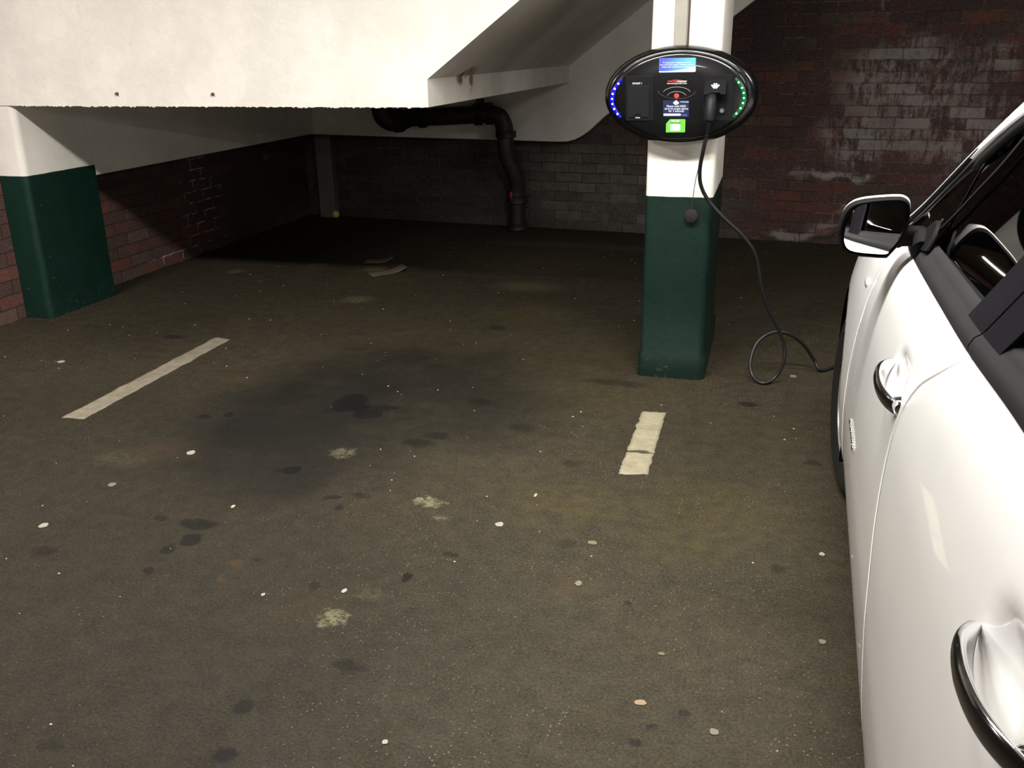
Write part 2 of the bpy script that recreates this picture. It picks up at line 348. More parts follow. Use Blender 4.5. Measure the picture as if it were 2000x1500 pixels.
IRON=simple('cast_iron_paint',srgb(40,38,35),.55,var=.3,vscale=20)
def emit(name,col,st,base=(0,0,0)):
    t=NT(name); return t.set(color=base,emit=col,estr=st,rough=.3)
def glass_mat(name,tint=(.10,.11,.11),gl=.03):
    t=NT(name); t.t.nodes.remove(t.b)
    tr=t.n('ShaderNodeBsdfTransparent'); tr.inputs[0].default_value=(*tint,1)
    g=t.n('ShaderNodeBsdfGlossy'); g.inputs['Roughness'].default_value=.015; g.inputs[0].default_value=(1,1,1,1)
    fr=t.n('ShaderNodeFresnel'); fr.inputs[0].default_value=1.5
    m=t.n('ShaderNodeMixShader'); t.l(fr.outputs[0],m.inputs[0]); t.l(tr.outputs[0],m.inputs[1]); t.l(g.outputs[0],m.inputs[2]); t.l(m.outputs[0],t.out.inputs[0]); return t.m
GLS=glass_mat('tinted_glass')
MIR=simple('mirror_silver',(.9,.92,.9),.01,metal=1,var=.005)

# ------------------------------------------------------------------ setting
CZ=2.62
XL=-3.99; XP=-3.82; YW=4.15
MB().add([(XL-.2,-10,0),(6,-10,0),(6,8.2,0),(XL-.2,8.2,0)],[(0,1,2,3)]).build('floor',MF)['kind']='structure'
b=MB(); b.box((XL-.25,-10,0),(XL,8.2,CZ)); b.build('wall_left',MBY)['kind']='structure'
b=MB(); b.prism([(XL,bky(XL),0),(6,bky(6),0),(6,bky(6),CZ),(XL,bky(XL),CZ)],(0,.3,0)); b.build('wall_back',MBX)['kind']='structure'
MB().box((6,-10,0),(6.2,8.2,CZ)).build('wall_right',MBY)['kind']='structure'
MB().box((XL-.2,-10.2,0),(6.2,-10,CZ)).build('wall_front',MBX)['kind']='structure'
MB().box((XL-.25,-10.2,CZ),(6.2,8.4,CZ+.1)).build('ceiling',simple('grey_concrete',srgb(120,116,108),.85))['kind']='structure'

# low staircase block with sloping underside
sx0,sz0,sz1=-1.524,1.15,1.272
slope=(1.593-1.271)/(1.519-1.083)
st=empty('staircase',(XL,YW,sz0),'big white painted concrete staircase flank with a sloping grey underside, above the low brick wall','staircase')
yb=bky(sx0,.12)
# flank with slightly ragged lower lip
random.seed(3)
xe=sx0+(CZ-sz1)/slope
def flank(y0,y1):
    P=[(XL,y0,CZ),(XL,y0,sz0)]
    n=260; bot=[]
    for i in range(1,n):
        x=XL+.17+(sx0-XL-.17)*i/n; bot.append((x,y0,sz0-random.random()**3*.007))
    P+=bot+[(sx0,y0,sz0),(sx0,y0,sz1),(xe,y0,CZ)]
    return MB().prism(P,(0,y1-y0,0))
flank(YW,YW+.16).build('flank_wall',MW,st)
b=MB(); y0=YW+.16
P=[(XL,y0,CZ),(XL,y0,sz0),(sx0,y0,sz0),(sx0,y0,sz1),(xe,y0,CZ)]
n=len(P)
b.add(P+[(x,bky(x,.12)+.0,z) for x,_,z in P],[tuple(range(n)),tuple(range(2*n-1,n-1,-1))]+[(i,(i+1)%n,(i+1)%n+n,i+n) for i in range(n)])
b.build('stair_soffit',MW,st)
# rear stringer against the brick wall
pts=[onB(607,262,.12),onB(850,270,.12),onB(1090,277,.12),onB(1108,276.5,.12),onB(1122,273,.12),onB(1136,266,.12),onB(1150,256,.12),onB(1180,228,.12),onB(1438,28,.12)]
d=pts[-1]-pts[-2]; e=pts[-1]+d*((CZ-pts[-1].z)/d.z)
z_=pts[0].z
P=[Vector((XL,bky(XL,.12),z_))]+pts[1:]+[e,Vector((XL,bky(XL,.12),CZ))]
MB().prism(P,(0,.12,0)).build('rear_stringer',MG,st,bevel=.004,seg=1)
# beam over the left brick wall
b=MB(); b.box((XL,YW+.55,.727),(XP,bky(XP,.12),sz0)); tag(b.build('beam',MW,loc=(XL,YW+.55,.727)),'grey-white painted concrete beam above the dark left brick wall, running back from the green pillar','beam')
# corner plaster pier
a=onB(617,300,.1); c=onB(646,300,.1)
tag(MB().box((a.x,a.y-.02,0),(c.x,bky(c.x),z_-.006)).build('plaster_pier',MD,loc=(a.x,a.y,0),bevel=.012),'narrow grey plastered pier in the dark back corner, behind the yellowish ball','pier')

# ------------------------------------------------------------------ pillars
def pillar(name,x0,x1,y0,y1,z1,mat,r,label,foot=None,hold=True):
    b=MB(); R=[]
    zs=[0,.03,.1,.12]+[z1*i/14 for i in range(2,15)]
    for z in zs:
        g=0
        if foot: g=.008+.004*math.sin(z*90) if z<=.11 else 0
        ring=[]
        for (cx,cy,a0,rr) in((x1-r-.0,y0+r,-PI/2,r),(x1-.008,y1-.008,0,.008),(x0+.008,y1-.008,PI/2,.008),(x0+r*foot if foot else x0+.004,y0+(r*foot if foot else .004),PI,r*foot if foot else .004)):
            for k in range(6):
                a=a0+PI/2*k/5; ring.append(Vector((cx+math.cos(a)*(rr+g),cy+math.sin(a)*(rr+g),z)))
        for q in ring:
            w=.0025*(noise.noise(q*6)); q.x+=w; q.y+=w
        R.append(ring)
    b.rings(R); o=b.build(name,mat,loc=((x0+x1)/2,(y0+y1)/2,0),smooth=True)
    return tag(o,label,'pillar')
pillar('pillar',XL+.001,XP,YW+.005,YW+.56,sz0,MP_L,.035,'pillar at the left edge, white above dark green, half built into the brick wall')
cpY=3.965; cx0,cx1=-.497,-.216
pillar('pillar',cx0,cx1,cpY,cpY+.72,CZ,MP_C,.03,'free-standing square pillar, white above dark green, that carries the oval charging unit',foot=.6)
# surface trunking above the charger
t0=onY(1318,50,cpY); t1=onY(1345,50,cpY)
tr=empty('cable_trunking',(t0.x,cpY,1.39),'flat cream cable trunking running up the white pillar above the charging unit','trunking')
MB().box((t0.x,cpY-.016,1.36),(t1.x-.006,cpY-.0005,CZ)).build('trunking_cover',simple('cream_plastic',srgb(150,147,136),.5),tr,bevel=.002)
MB().tube([(t1.x+.001,cpY-.005,1.36),(t1.x+.001,cpY-.005,CZ)],.004,8).build('conduit_wire',simple('brown_wire',srgb(70,58,50),.6),tr)

# ------------------------------------------------------------------ drain pipe
def DP(x,y,d=.25): return onB(x,y,d)
dp=empty('drain_pipe',onB(1010,440,.12),'black cast-iron drain pipe hung under the staircase, bending down to the floor','pipe')
R0=.068
A=DP(800,230); Bp=DP(955,222)
hor=catmull([A,DP(850,228),DP(905,225),Bp],4); Y0=A.y
b=MB(); b.tube(hor,R0,20); b.build('horizontal_pipe',IRON,dp,smooth=True)
el=catmull([Bp,DP(975,228),DP(984,245),DP(987,268)],6); b=MB(); b.tube(el,R0,20); b.build('pipe_elbow',IRON,dp,smooth=True)
sw=catmull([DP(987,268),DP(988,290),DP(994,315,.23),DP(1004,338,.2),DP(1010,358,.17),DP(1010,372,.16)],6); b=MB(); b.tube(sw,R0*.97,20); b.build('offset_bend',IRON,dp,smooth=True)
q=DP(1010,372,.16); b=MB(); b.tube([q,(q.x,q.y,.2),(q.x,q.y,.001)],R0*.97,20); b.build('down_pipe',IRON,dp,smooth=True)
le=catmull([A,DP(785,235,.30),DP(765,236,.42),DP(750,226,.46),DP(744,205,.46),DP(742,188,.46)],6); b=MB(); b.tube(le,[R0+.014*min(1,i/8) for i in range(len(le))],20); b.build('pipe_elbow',IRON,dp,smooth=True)
def collar(p,dr,r=.085,l=.05,mat=IRON,nm='pipe_collar'):
    dr=Vector(dr).normalized(); p=Vector(p); b=MB(); b.tube([p-dr*l*.5,p-dr*l*.42,p-dr*l*.1,p+dr*l*.1,p+dr*l*.42,p+dr*l*.5],[r*.9,r,r*.97,r*.97,r,r*.9],20); return b.build(nm,mat,dp,smooth=True)
dh=(Bp-A)
collar(DP(825,229),dh); collar(DP(934,223),dh,.088,.05); collar(Bp,dh,.086,.045); collar(DP(778,236,.33),DP(765,236,.4)-DP(800,232,.25),.092,.06); collar(DP(988,262),(0,0,1),.084,.05); collar((q.x,q.y,q.z-.07),(0,0,1),.086,.06); collar((q.x,q.y,.03),(0,0,1),.082,.05)
gt=collar(DP(801,230),dh,.073,.045,simple('grey_jointing',srgb(84,80,74),.8),'jointing_tape')
# hanger lug at the elbow, and red marker
p_=DP(938,206); MB().box((p_.x-.03,p_.y-.02,p_.z-.03),(p_.x+.03,p_.y+.02,p_.z+.05)).build('hanger_lug',IRON,dp,bevel=.006)
MB().box((p_.x+.008,p_.y-.006,p_.z+.04),(p_.x+.02,p_.y+.006,sz0)).build('hanger_rod',IRON,dp)
p_=onB(998,383,.235); MB().ball(p_,.026,14,8,(.7,.5,1.5)).build('access_plug',simple('red_paint',srgb(110,26,28),.5),dp,smooth=True)

# ------------------------------------------------------------------ charging unit
YF=3.850
ec=onY(1328.5,188,YF); EX,EZ=ec.x-.004,ec.z; EA,EB=.305,.190
cu=empty('charging_unit',(EX,cpY,EZ-EB),'glossy black oval vehicle charging unit with blue and green lights, mounted on the pillar','charger')
prof=[(.80,0),(.93,.004),(.985,.02),(1.0,.04),(1.0,.052),(.985,.072),(.955,.088),(.915,.098),(.885,.1005)]
N=96
def ell(f,d,k,n=N):
    a=2*PI*k/n; return Vector((EX+EA*f*math.cos(a),cpY-.001-d,EZ+EB*f*math.sin(a)))
b=MB(); b.rings([[ell(f,d,k) for k in range(N)] for f,d in prof],True,True); b.build('housing',BLK,cu,smooth=True)
b=MB(); b.rings([[ell(f,d,k) for k in range(N)] for f,d in((.872,.095),(.868,.104),(.845,.1095),(.80,.112),(.5,.1135))],True,True); b.build('front_panel',BLK,cu,smooth=True)
# lamp highlight on the bevel, modelled as a bright metal line
b=MB(); b.tube([ell(.878,.1015,k,240) for k in range(22,99)],.0016,6); b.build('highlight_line',simple('highlight_silver',(.7,.7,.68),.25,metal=1),cu,smooth=True)
FY=cpY-.1145                       # front plane of the panel
def cp(x,y,dy=0): 
    p=onY(x,y,FY); return Vector((p.x,FY-dy,p.z))
def plate(px,name,mat,depth=.002,dy=0,parent=cu,bevel=0,smooth=False):
    P=[cp(x,y,dy) for x,y in px]; return MB().prism(P,(0,-depth,0)).build(name,mat,parent,bevel=bevel,smooth=smooth)
def rrect(x0,y0,x1,y1,r,n=4):
    o=[]
    for cx,cy,a in((x1-r,y0+r,-90),(x1-r,y1-r,0),(x0+r,y1-r,90),(x0+r,y0+r,180)):
        for k in range(n+1):
            t=math.radians(a+90*k/n); o.append((cx+r*math.cos(t),cy+r*math.sin(t)))
    return o
def text(s,x,y,size_px,mat,parent,dy=.003,align='CENTER',name='lettering',bold=0.0,rot=0):
    cd=bpy.data.curves.new(name,'FONT'); cd.body=s; cd.size=size_px*.00213; cd.align_x=align; cd.align_y='CENTER'; cd.extrude=.0002; cd.offset=bold*cd.size*1.2
    tmp=bpy.data.objects.new(name,cd); C.objects.link(tmp)
    dg=bpy.context.evaluated_depsgraph_get(); me=bpy.data.meshes.new_from_object(tmp.evaluated_get(dg)); bpy.data.objects.remove(tmp)
    o=bpy.data.objects.new(name,me); C.objects.link(o); o.parent=parent
    o.location=cp(x,y,dy)-parent_world(parent); o.rotation_euler=(PI/2,rot,0); me.materials.clear(); me.materials.append(mat); return o
WHT=simple('white_print',srgb(230,230,232),.5)
# sticker
t=NT('blue_gradient_print'); p=t.sep(t.pos()); a_=cp(1287,141); b_=cp(1360,113)
fx=t.ramp(p[0],a_.x,b_.x); c_=t.mix(fx,srgb(72,84,190),srgb(92,176,232))
uu=t.math('DIVIDE',t.math('SUBTRACT',p[0],a_.x),b_.x-a_.x); vv=t.math('DIVIDE',t.math('SUBTRACT',p[2],a_.z),b_.z-a_.z)
wv=t.math('SUBTRACT',t.math('ADD',.06,t.math('MULTIPLY',t.math('POWER',t.math('MAXIMUM',uu,0.0),2.2),.36)),vv)
STK=t.set(color=t.mix(t.ramp(wv,-.01,.01),c_,srgb(235,238,245)),rough=.35)
sk=plate([(1287.4,114.4),(1288.6,113.5),(1357.8,112.6),(1359.2,113.6),(1358.6,139.2),(1357.2,140.4),(1288.2,141.4),(1287,140.4)],'blue_sticker',STK,.0008,.0); sk['label']='blue and white printed sticker'
for i,s in enumerate(('To access this chargepoint and the','rest of the UK\'s largest charging network','please visit chargemaster.com/polar')):
    text(s,1322,122+i*4.3,3.7,WHT,sk,.0012)
text('POLAR',1349,136.6,4.2,simple('grey_print',srgb(90,95,110),.5),sk,.0012)
# logo and contactless target
tg=plate([(1322.4+39*math.cos(a*PI/24),172+21*math.sin(a*PI/24)) for a in range(48)],'contactless_target',BLK,.0015); tg['label']='black oval contactless target with a red dot'
b=MB(); b.tube([cp(1322.4+39*math.cos(a*PI/40),172+21*math.sin(a*PI/40),.0015) for a in range(4,37)],.0009,6); b.build('target_rim',simple('dull_silver',(.35,.35,.35),.3,metal=1),tg)
RED=simple('red_print',srgb(196,52,48),.5)
plate([(1306+ i*3.2,158.5-3.6*math.sin(PI*i/10)) for i in range(11)]+[(1338,158.9),(1306,158.9)],'logo_arch',simple('dark_red_print',srgb(110,26,26),.5),.0003,.0016,tg)
text('charge',1322,158.7,6.6,RED,tg,.0022,'RIGHT'); text('master',1322.2,158.7,6.6,WHT,tg,.0022,'LEFT')
text('www.chargemaster.com',1322.2,162.9,3.7,WHT,tg,.0022)
SIL=simple('silver_print',srgb(190,190,190),.4)
def arc(x0,y0,xm,ym,x1,y1,nm):
    # quadratic arc through the three points
    P=[]
    for i in range(25):
        u=i/24; x=x0+(x1-x0)*u; k=math.sqrt(max(0,1-(2*u-1)**2*.92)); k=(k-math.sqrt(.08))/(1-math.sqrt(.08)); P.append(cp(x,(y0+(y1-y0)*u)-(((y0+y1)/2-ym)*k),.002))
    MB().tube(P,.0012,6,flat=.5).build(nm,SIL,tg)
arc(1295.7,179.6,1321.5,169.8,1348.4,179.2,'signal_arc'); arc(1303.7,186.4,1321.5,178.8,1340,186.4,'signal_arc')
plate([(1321.5+4.9*math.cos(a*PI/12),187+4.9*math.sin(a*PI/12)) for a in range(24)],'red_dot',RED,.0006,.0016,tg)
# display
ds=plate(rrect(1295,196,1345.5,228.5,1),'display',emit('dark_blue_screen',(.02,.03,.16,1),.35,(.01,.01,.03,1)),.001); ds['label']='small lit display with white words on dark blue'
EW=emit('lit_white',(.85,.9,1,1),1.3)
for i,s in enumerate(('Please hold RFID','card on target above','for 2 seconds')): text(s,1321,207.5+i*4.7,5.2,EW,ds,.0018,bold=.012)
text('AVAILABLE',1337,199,3.2,EW,ds,.0018,bold=.012);
b=MB()
for dx,dy,r in((-3,0,2.6),(3,0,2.6),(0,-2,3.0),(0,1,3)): b.prism([cp(1320.5+dx+r*math.cos(a*PI/8),201+dy+r*math.sin(a*PI/8),.001) for a in range(16)],(0,-.0005,0))
b.build('cloud_symbol',EW,ds)
plate(rrect(1296,221.8,1329.5,226,1),'status_bar',EW,.0005,.001,ds)
text('charging',1334.5,224.3,4,emit('lit_blue',(.25,.35,1,1),1.2),ds,.0018)
# green card
cd_=plate([(1308.5,232.8),(1337.5,232.6),(1338.8,234),(1338,257),(1336.8,258.4),(1301.5,258.6),(1300.4,257.4),(1301,241.5)],'green_card_sticker',simple('green_print',srgb(96,186,62),.4),.0008); cd_['label']='green sticker shaped like a SIM card'
plate(rrect(1308.8,242,1328.8,255.2,1.5),'card_panel',simple('cream_print',srgb(225,228,200),.5),.0003,.0008,cd_)
text('POLAR',1319.5,236.2,4.6,WHT,cd_,.0013,bold=.01); text('instant access',1319.5,240,3.6,simple('dark_print',srgb(40,70,30),.5),cd_,.0013)
# left socket
MID=simple('charcoal_plastic',srgb(12,12,14),.4,spec=.25); MID2=simple('charcoal_flap_plastic',srgb(17,17,19),.45,spec=.25)
so=plate(rrect(1221.8,148,1276.8,236,2),'socket_housing',MID,.004,-.001,bevel=.0015); so['label']='closed left socket housing'
fp=plate(rrect(1226.3,167,1268.3,229,1.5),'socket_flap',MID2,.004,.003,so,bevel=.001)
plate([(1245+8*math.cos(a*PI/12),229+7.5*math.sin(a*PI/12)) for a in range(12,25)],'finger_notch',BLK,.0006,.007,fp)
text('SOCKET 1',1245,163,4.0,WHT,so,.0036,bold=.01); text('PUSH',1246,229.8,3.6,WHT,so,.0078)
# right socket with open flap
s2=plate(rrect(1371.5,146,1431.5,236,2),'socket_housing',MID,.004,-.001,bevel=.0015); s2['label']='right socket housing in use'
plate(rrect(1376,163,1420,226,1.5),'socket_recess',BLKM,.0005,.003,s2)
pt=[cp(1372.5,156,.004),cp(1422,158,.004)]; pb=[cp(1368.5,188.5,.0)+Vector((0,-.045,0)),cp(1411,190,.0)+Vector((0,-.045,0))]
# flap hinged at its top, propped open by the plug
zt=pt[0].z; xa=cp(1377,170).x; xb=cp(1419,170).x
pl=[Vector((xa,FY-.006,zt)),Vector((xb,FY-.006,zt)),Vector((xb,FY-.052,zt-.052)),Vector((xb-.018,FY-.052,zt-.052)),Vector((xb-.021,FY-.046,zt-.046)),Vector((xa+.021,FY-.046,zt-.046)),Vector((xa+.018,FY-.052,zt-.052)),Vector((xa,FY-.052,zt-.052))]
fo=MB().prism(pl,(0,-.002,.002)).build('socket_flap',MID2,s2,bevel=.0008); fo['label']='open socket flap with a white dotted emblem'
fn=Vector((0,-1,1)).normalized(); fu=Vector((0,1,1)).normalized(); fn=Vector((0,-.052,.046)).normalized(); fu=Vector((0,.046,.052)).normalized(); fc=Vector(((xa+xb)/2,FY-.0284,zt-.0253))+fn*.0036
b=MB()
for i,(u,v) in enumerate([(-3,1),(-1,1),(1,1),(3,1),(-2,-.3),(0,-.3),(2,-.3),(-1,-1.6),(1,-1.6),(-1,2.4),(1,2.4)]):
    b.prism([fc+Vector((1,0,0))*((u+.9*math.cos(a*PI/3))*.0042)+fu*((v*1.1+.9*math.sin(a*PI/3))*.0042) for a in range(6)],fn*.0005)
b.build('dotted_emblem',WHT,fo)
lk=plate([(1410+7*math.cos(a*PI/12),216+7*math.sin(a*PI/12)) for a in range(24)],'key_lock',MID2,.004,.003,s2,bevel=.001)
plate([(1410+4*math.cos(a*PI/12),216+4*math.sin(a*PI/12)) for a in range(24)],'lock_barrel',simple('steel',(.5,.5,.5),.3,metal=1),.003,.006,lk)
# two tiny glowing white dots on the bezel
for x,y in((1376,106.5),(1387,107)):
    p_=onY(x,y,cpY-.092); MB().ball(p_,.0022,8,6).build('white_dot',EW,cu)
# real diodes on an added glowing strip that imitates their halo
def strip(cols,pts,label,pts_all):
    g=MB()
    c=pts_all; w=4.2
    P=[cp(x,y) for x,y in c]
    R=catmull(P,5); L=[]
    b=MB(); b.tube(R,[.0065+.005*math.sin(PI*i/(len(R)-1)) for i in range(len(R))],8,flat=.8)
    for i,v in enumerate(b.v): v.y=cpY-.1125+(v.y-(FY))*.35
    o=b.build('halo_strip',cols[0],cu,smooth=True); o['label']=label
    for x,y in pts:
        p_=onY(x,y,cpY-.1155); MB().ball(p_,.0036,12,8,(1,.5,1)).build('lamp_diode',cols[1],o,smooth=True)
BL=[(1207.6,163.5),(1200.5,173.4),(1196.6,183.4),(1195.4,193.3),(1196,203.1),(1199.4,212.8),(1205.9,222.5)]
GR=[(1442.7,161),(1449.3,171.5),(1452.6,181.4),(1452.9,191.4),(1451,201.2),(1446.5,211.4),(1438.3,221.8)]
strip((emit('blue_glow',(.0,.0,1,1),.75),emit('blue_lamp',(.25,.3,1,1),26)),BL,'curved row of blue lights with an added glow strip',[(1214,155)]+BL+[(1212,230)])
strip((emit('green_glow',(.0,.55,.12,1),.3),emit('green_lamp',(.1,1,.45,1),14)),GR,'curved row of green lights with an added glow strip',[(1436,153)]+GR+[(1431,229)])

# ------------------------------------------------------------------ plug, cable, tag
cb=empty('charging_cable',(-.2,3.9,0),'thick black cable plugged into the oval unit and looping on the floor','cable')
q0=onY(1389,191,FY-.035); q1=onY(1385,238,FY-.062); q2=onY(1381,262,FY-.066); 
b=MB(); ax=[q0+Vector((0,.035,.012)),q0,q0.lerp(q1,.15),q0.lerp(q1,.5),q0.lerp(q1,.93),q1]; b.tube(ax,[.019,.021,.0225,.0225,.021,.017],20); b.build('plug',BLKS,cb,smooth=True)
b=MB(); b.tube([q1,q1.lerp(q2,.3),q1.lerp(q2,.7),q2],[.0145,.012,.009,.0075],14); b.build('strain_relief',BLKM,cb,smooth=True)
p_=q0.lerp(q1,.62)+Vector((-.02,0,0)); MB().ball(p_,.009,12,8,(.6,1,1.6)).build('plug_button',BLKM,cb,smooth=True)
cpts=[q2]+[onY(x,y,Y) for x,y,Y in((1374,292,3.80),(1367,330,3.84),(1369,362,3.87),(1384,392,3.89),(1413,425,3.90),(1450,460,3.92),(1472,490,3.935),(1481,520,3.95),(1487,560,3.96),(1500,602,3.98),(1519,640,4.0),(1531,672,4.01),(1531,705,4.0),(1514,737,3.99))]
low=fl(1489,748,.009); cpts+=[low]+[onY(x,y,Y) for x,y,Y in((1469,732,4.0),(1466,704,4.03),(1480,668,4.07),(1510,649,4.1),(1542,653,4.13),(1570,674,4.17),(1590,703,4.2))]
cpts+=[fl(1605,723,.010),fl(1650,712,.012),Vector((.75,4.5,.012)),Vector((1.05,4.45,.2)),Vector((1.17,4.2,.5)),Vector((1.19,4.12,.68))]
b=MB(); b.tube(catmull(cpts,10),.0078,12); b.build('cable',RUB,cb,smooth=True)
# short ring below the strain relief
p_=onY(1379,266,FY-.062); b=MB(); b.tube([p_+Vector((-.001,0,.004)),p_+Vector((.001,0,-.004))],.0115,12); b.build('cable_ring',BLKM,cb,smooth=True)
# hanging dust cap
tg2=empty('dust_cap',onY(1350,422,cpY-.008),'round grey cap hanging on a thin cord against the green of the pillar','cap')
c_=onY(1350,422,cpY-.02); b=MB(); b.tube([c_+Vector((0,.010,0)),c_+Vector((0,.008,0)),c_+Vector((0,-.006,0)),c_+Vector((0,-.010,0))],[.026,.029,.029,.025],24); b.build('cap',simple('grey_cap_plastic',srgb(42,38,41),.8,spec=.1,var=.2,vscale=60),tg2,smooth=True)
b=MB(); b.tube(catmull([onY(1373,292,3.805),onY(1366,320,3.86),onY(1358,355,3.9),onY(1353,390,3.925),c_+Vector((0,-.008,.027))],6),.0016,6); b.build('cord',simple('grey_cord',srgb(60,58,60),.6),tg2)

# ------------------------------------------------------------------ floor markings & litter
def edge_strip(A0,A1,B0,B1,z,name,mat,label,cat,gap=None,seed=1,jag=.006):
    """quad strip A0-A1 (one side) B0-B1 (other side), with uneven edges"""
    random.seed(seed); n=60; rows=[]
    for i in range(n+1):
        u=i/n; a=A0.lerp(A1,u); c=B0.lerp(B1,u); k=jag*(noise.noise(Vector((u*14,seed,0)))*1.6+random.uniform(-.4,.4)); l=jag*(noise.noise(Vector((u*14,seed,9)))*1.6+random.uniform(-.4,.4)); d=(c-a).normalized()
        rows.append((a-d*k,c+d*l))
    b=MB()
    m=8
    vs_=[]; 
    for i,(a,c) in enumerate(rows):
        for j in range(m+1):
            p=a.lerp(c,j/m); e=0 if j in(0,m) or i in (0,n) else 1
            if i in(0,n): p=p+(A1-A0).normalized()*random.uniform(-.004,.004)
            vs_.append((p.x,p.y,z*.25+ e*z*.75+e*.0006*noise.noise(p*60)))
    fs=[]
    for i in range(n):
        for j in range(m):
            fs.append((i*(m+1)+j,i*(m+1)+j+1,(i+1)*(m+1)+j+1,(i+1)*(m+1)+j))
    b.add(vs_,fs)
    o=b.build(name,mat,loc=tuple((A0+B1)/2),solid=.0008,smooth=True); return tag(o,label,cat,'painted bay lines')
def linemat(nm,c1,c2,gapc=None):
    t=NT(nm); p=t.pos(); s=t.sep(p)
    col=t.mix(t.ramp(t.noise(p,12,5,.7),.35,.7),srgb(*c1),srgb(*c2))
    pm=t.n('ShaderNodeMapping'); t.l(p,pm.inputs[0]); pm.inputs['Scale'].default_value=(2,30,1); pm.inputs['Rotation'].default_value=(0,0,.1)
    col=t.mix(t.ramp(t.noise(pm.outputs[0],2,4,.7),.52,.72,0,.55),col,srgb(110,102,84))
    if gapc:
        c,sc=gapc; m=spots(t,warp(t,p,22,.025),[((c.x,c.y,0),sc,.25,1.0),((c.x+.018,c.y+.004,0),(.03,.016,1),.3,1.0)]); col=t.mix(m,col,srgb(58,52,40))
        v=t.n('ShaderNodeTexVoronoi'); t.l(p,v.inputs[0]); v.inputs['Scale'].default_value=85; vc=t.sep(v.outputs['Color'])
        mm=t.math('MULTIPLY',t.math('MULTIPLY',t.ramp(v.outputs['Distance'],.2,.3,1,0),t.ramp(vc[0],.7,.75)),t.ramp(s[1],c.y-.05,c.y-.02,1,0)); col=t.mix(mm,col,srgb(110,98,66))
    t.bump(t.noise(p,60,3),.4,.004)
    return t.set(color=col,rough=.75)
g_=fl(1243,883)
edge_strip(fl(120,816),fl(422,658),fl(163,819),fl(450,663),.0016,'parking_line',linemat('worn_line_paint',(110,103,88),(130,123,106)),'long worn white parking line on the left, running away from the viewer','parking line',seed=5,jag=.005)
edge_strip(fl(1207,926),fl(1254,803),fl(1265,927),fl(1301,806),.0022,'parking_line',linemat('cream_line_paint',(128,121,98),(146,139,114),(g_,(.062,.010,1))),'short cream parking line in front of the central pillar, cracked across near its end','parking line',seed=9,jag=.0035)

def chip(x,y,rx,ry,z,name,mat,label,cat,seed,n=14,irr=.25,group=None):
    c=fl(x,y); a=(fl(x+rx,y)-c).length; b_=(fl(x,y-ry)-c).length
    P=[]
    for k in range(n):
        t=2*PI*k/n; r=1+irr*noise.noise(Vector((math.cos(t)*1.5,math.sin(t)*1.5,seed*3.7))); P.append((c.x+a*r*math.cos(t),c.y+b_*r*math.sin(t),.0004))
    o=MB().prism(P,(0,0,z)).build(name,mat,loc=(c.x,c.y,0),bevel=z*.3,seg=1); return tag(o,label,cat,group)
GUMW=simple('pale_gum',srgb(132,129,120),.7); GUMT=simple('tan_gum',srgb(128,106,84),.7); GUMG=simple('grey_gum',srgb(104,98,84),.7); PAP=simple('white_paper',srgb(142,137,124),.8); LEAF=simple('dry_leaf',srgb(98,88,62),.8)
L=[(976,1025,9,4,'chewing_gum',GUMW,'flat white oval gum spot in the middle of the floor'),(1250,1373,12,6,'chewing_gum',GUMT,'tan gum spot near the bottom edge, the largest of the gum spots'),(1395,1430,9,7,'chewing_gum',GUMG,'pale greenish gum spot near the bottom right'),(1606,1254,7,5,'chewing_gum',GUMG,'pale gum spot beside the rear of the car'),(1130,1140,6.5,4.5,'chewing_gum',GUMG,'dull grey-brown gum spot in the middle right of the floor'),
 (1605,1083,6,3,'paper_scrap',PAP,'small square whitish paper scrap near the car door'),(84,1027,9,4,'paper_scrap',PAP,'cream oval paper scrap near the left edge'),(373,885,8,4,'paper_scrap',PAP,'white paper scrap on the brown floor left of the oil stain'),(219,947,7,4,'paper_scrap',GUMG,'dull paper scrap below the long parking line'),(119,707,7,2,'paper_scrap',PAP,'thin white paper scrap above the long parking line'),(752,1450,6,5,'paper_scrap',PAP,'cream paper chip at the bottom edge, left of centre'),(672,1155,5,4,'paper_scrap',PAP,'cream chip just above the pale paint splash'),(514,1162,4,3,'paper_scrap',PAP,'tiny white chip left of the pale paint splash'),
 (1157,1061,10,4,'leaf_fragment',LEAF,'dry tan leaf fragment in the middle right of the floor'),(1292,1278,7,3,'leaf_fragment',LEAF,'small orange-tan leaf fragment towards the bottom right'),(1046,968,3,4,'leaf_fragment',simple('yellow_leaf',srgb(150,142,96),.8),'tiny upright yellow leaf fragment below the oil stain'),(455,990,4,3,'leaf_fragment',simple('cream_leaf',srgb(150,144,112),.8),'small cream-yellow fragment at the lower edge of the oil stain'),(1549,736,7,2.5,'bottle_cap',GUMG,'flattened metal bottle cap beside the cable loop')]
for i,(x,y,rx,ry,nm,mt,lb) in enumerate(L): chip(x,y,rx,ry,.002 if nm!='bottle_cap' else .004,nm,mt,lb,nm.replace('_',' '),i,irr=.12 if nm=='bottle_cap' else .35,group={'chewing_gum':'gum spots on the floor','paper_scrap':'paper scraps on the floor','leaf_fragment':'leaf fragments on the floor'}.get(nm))
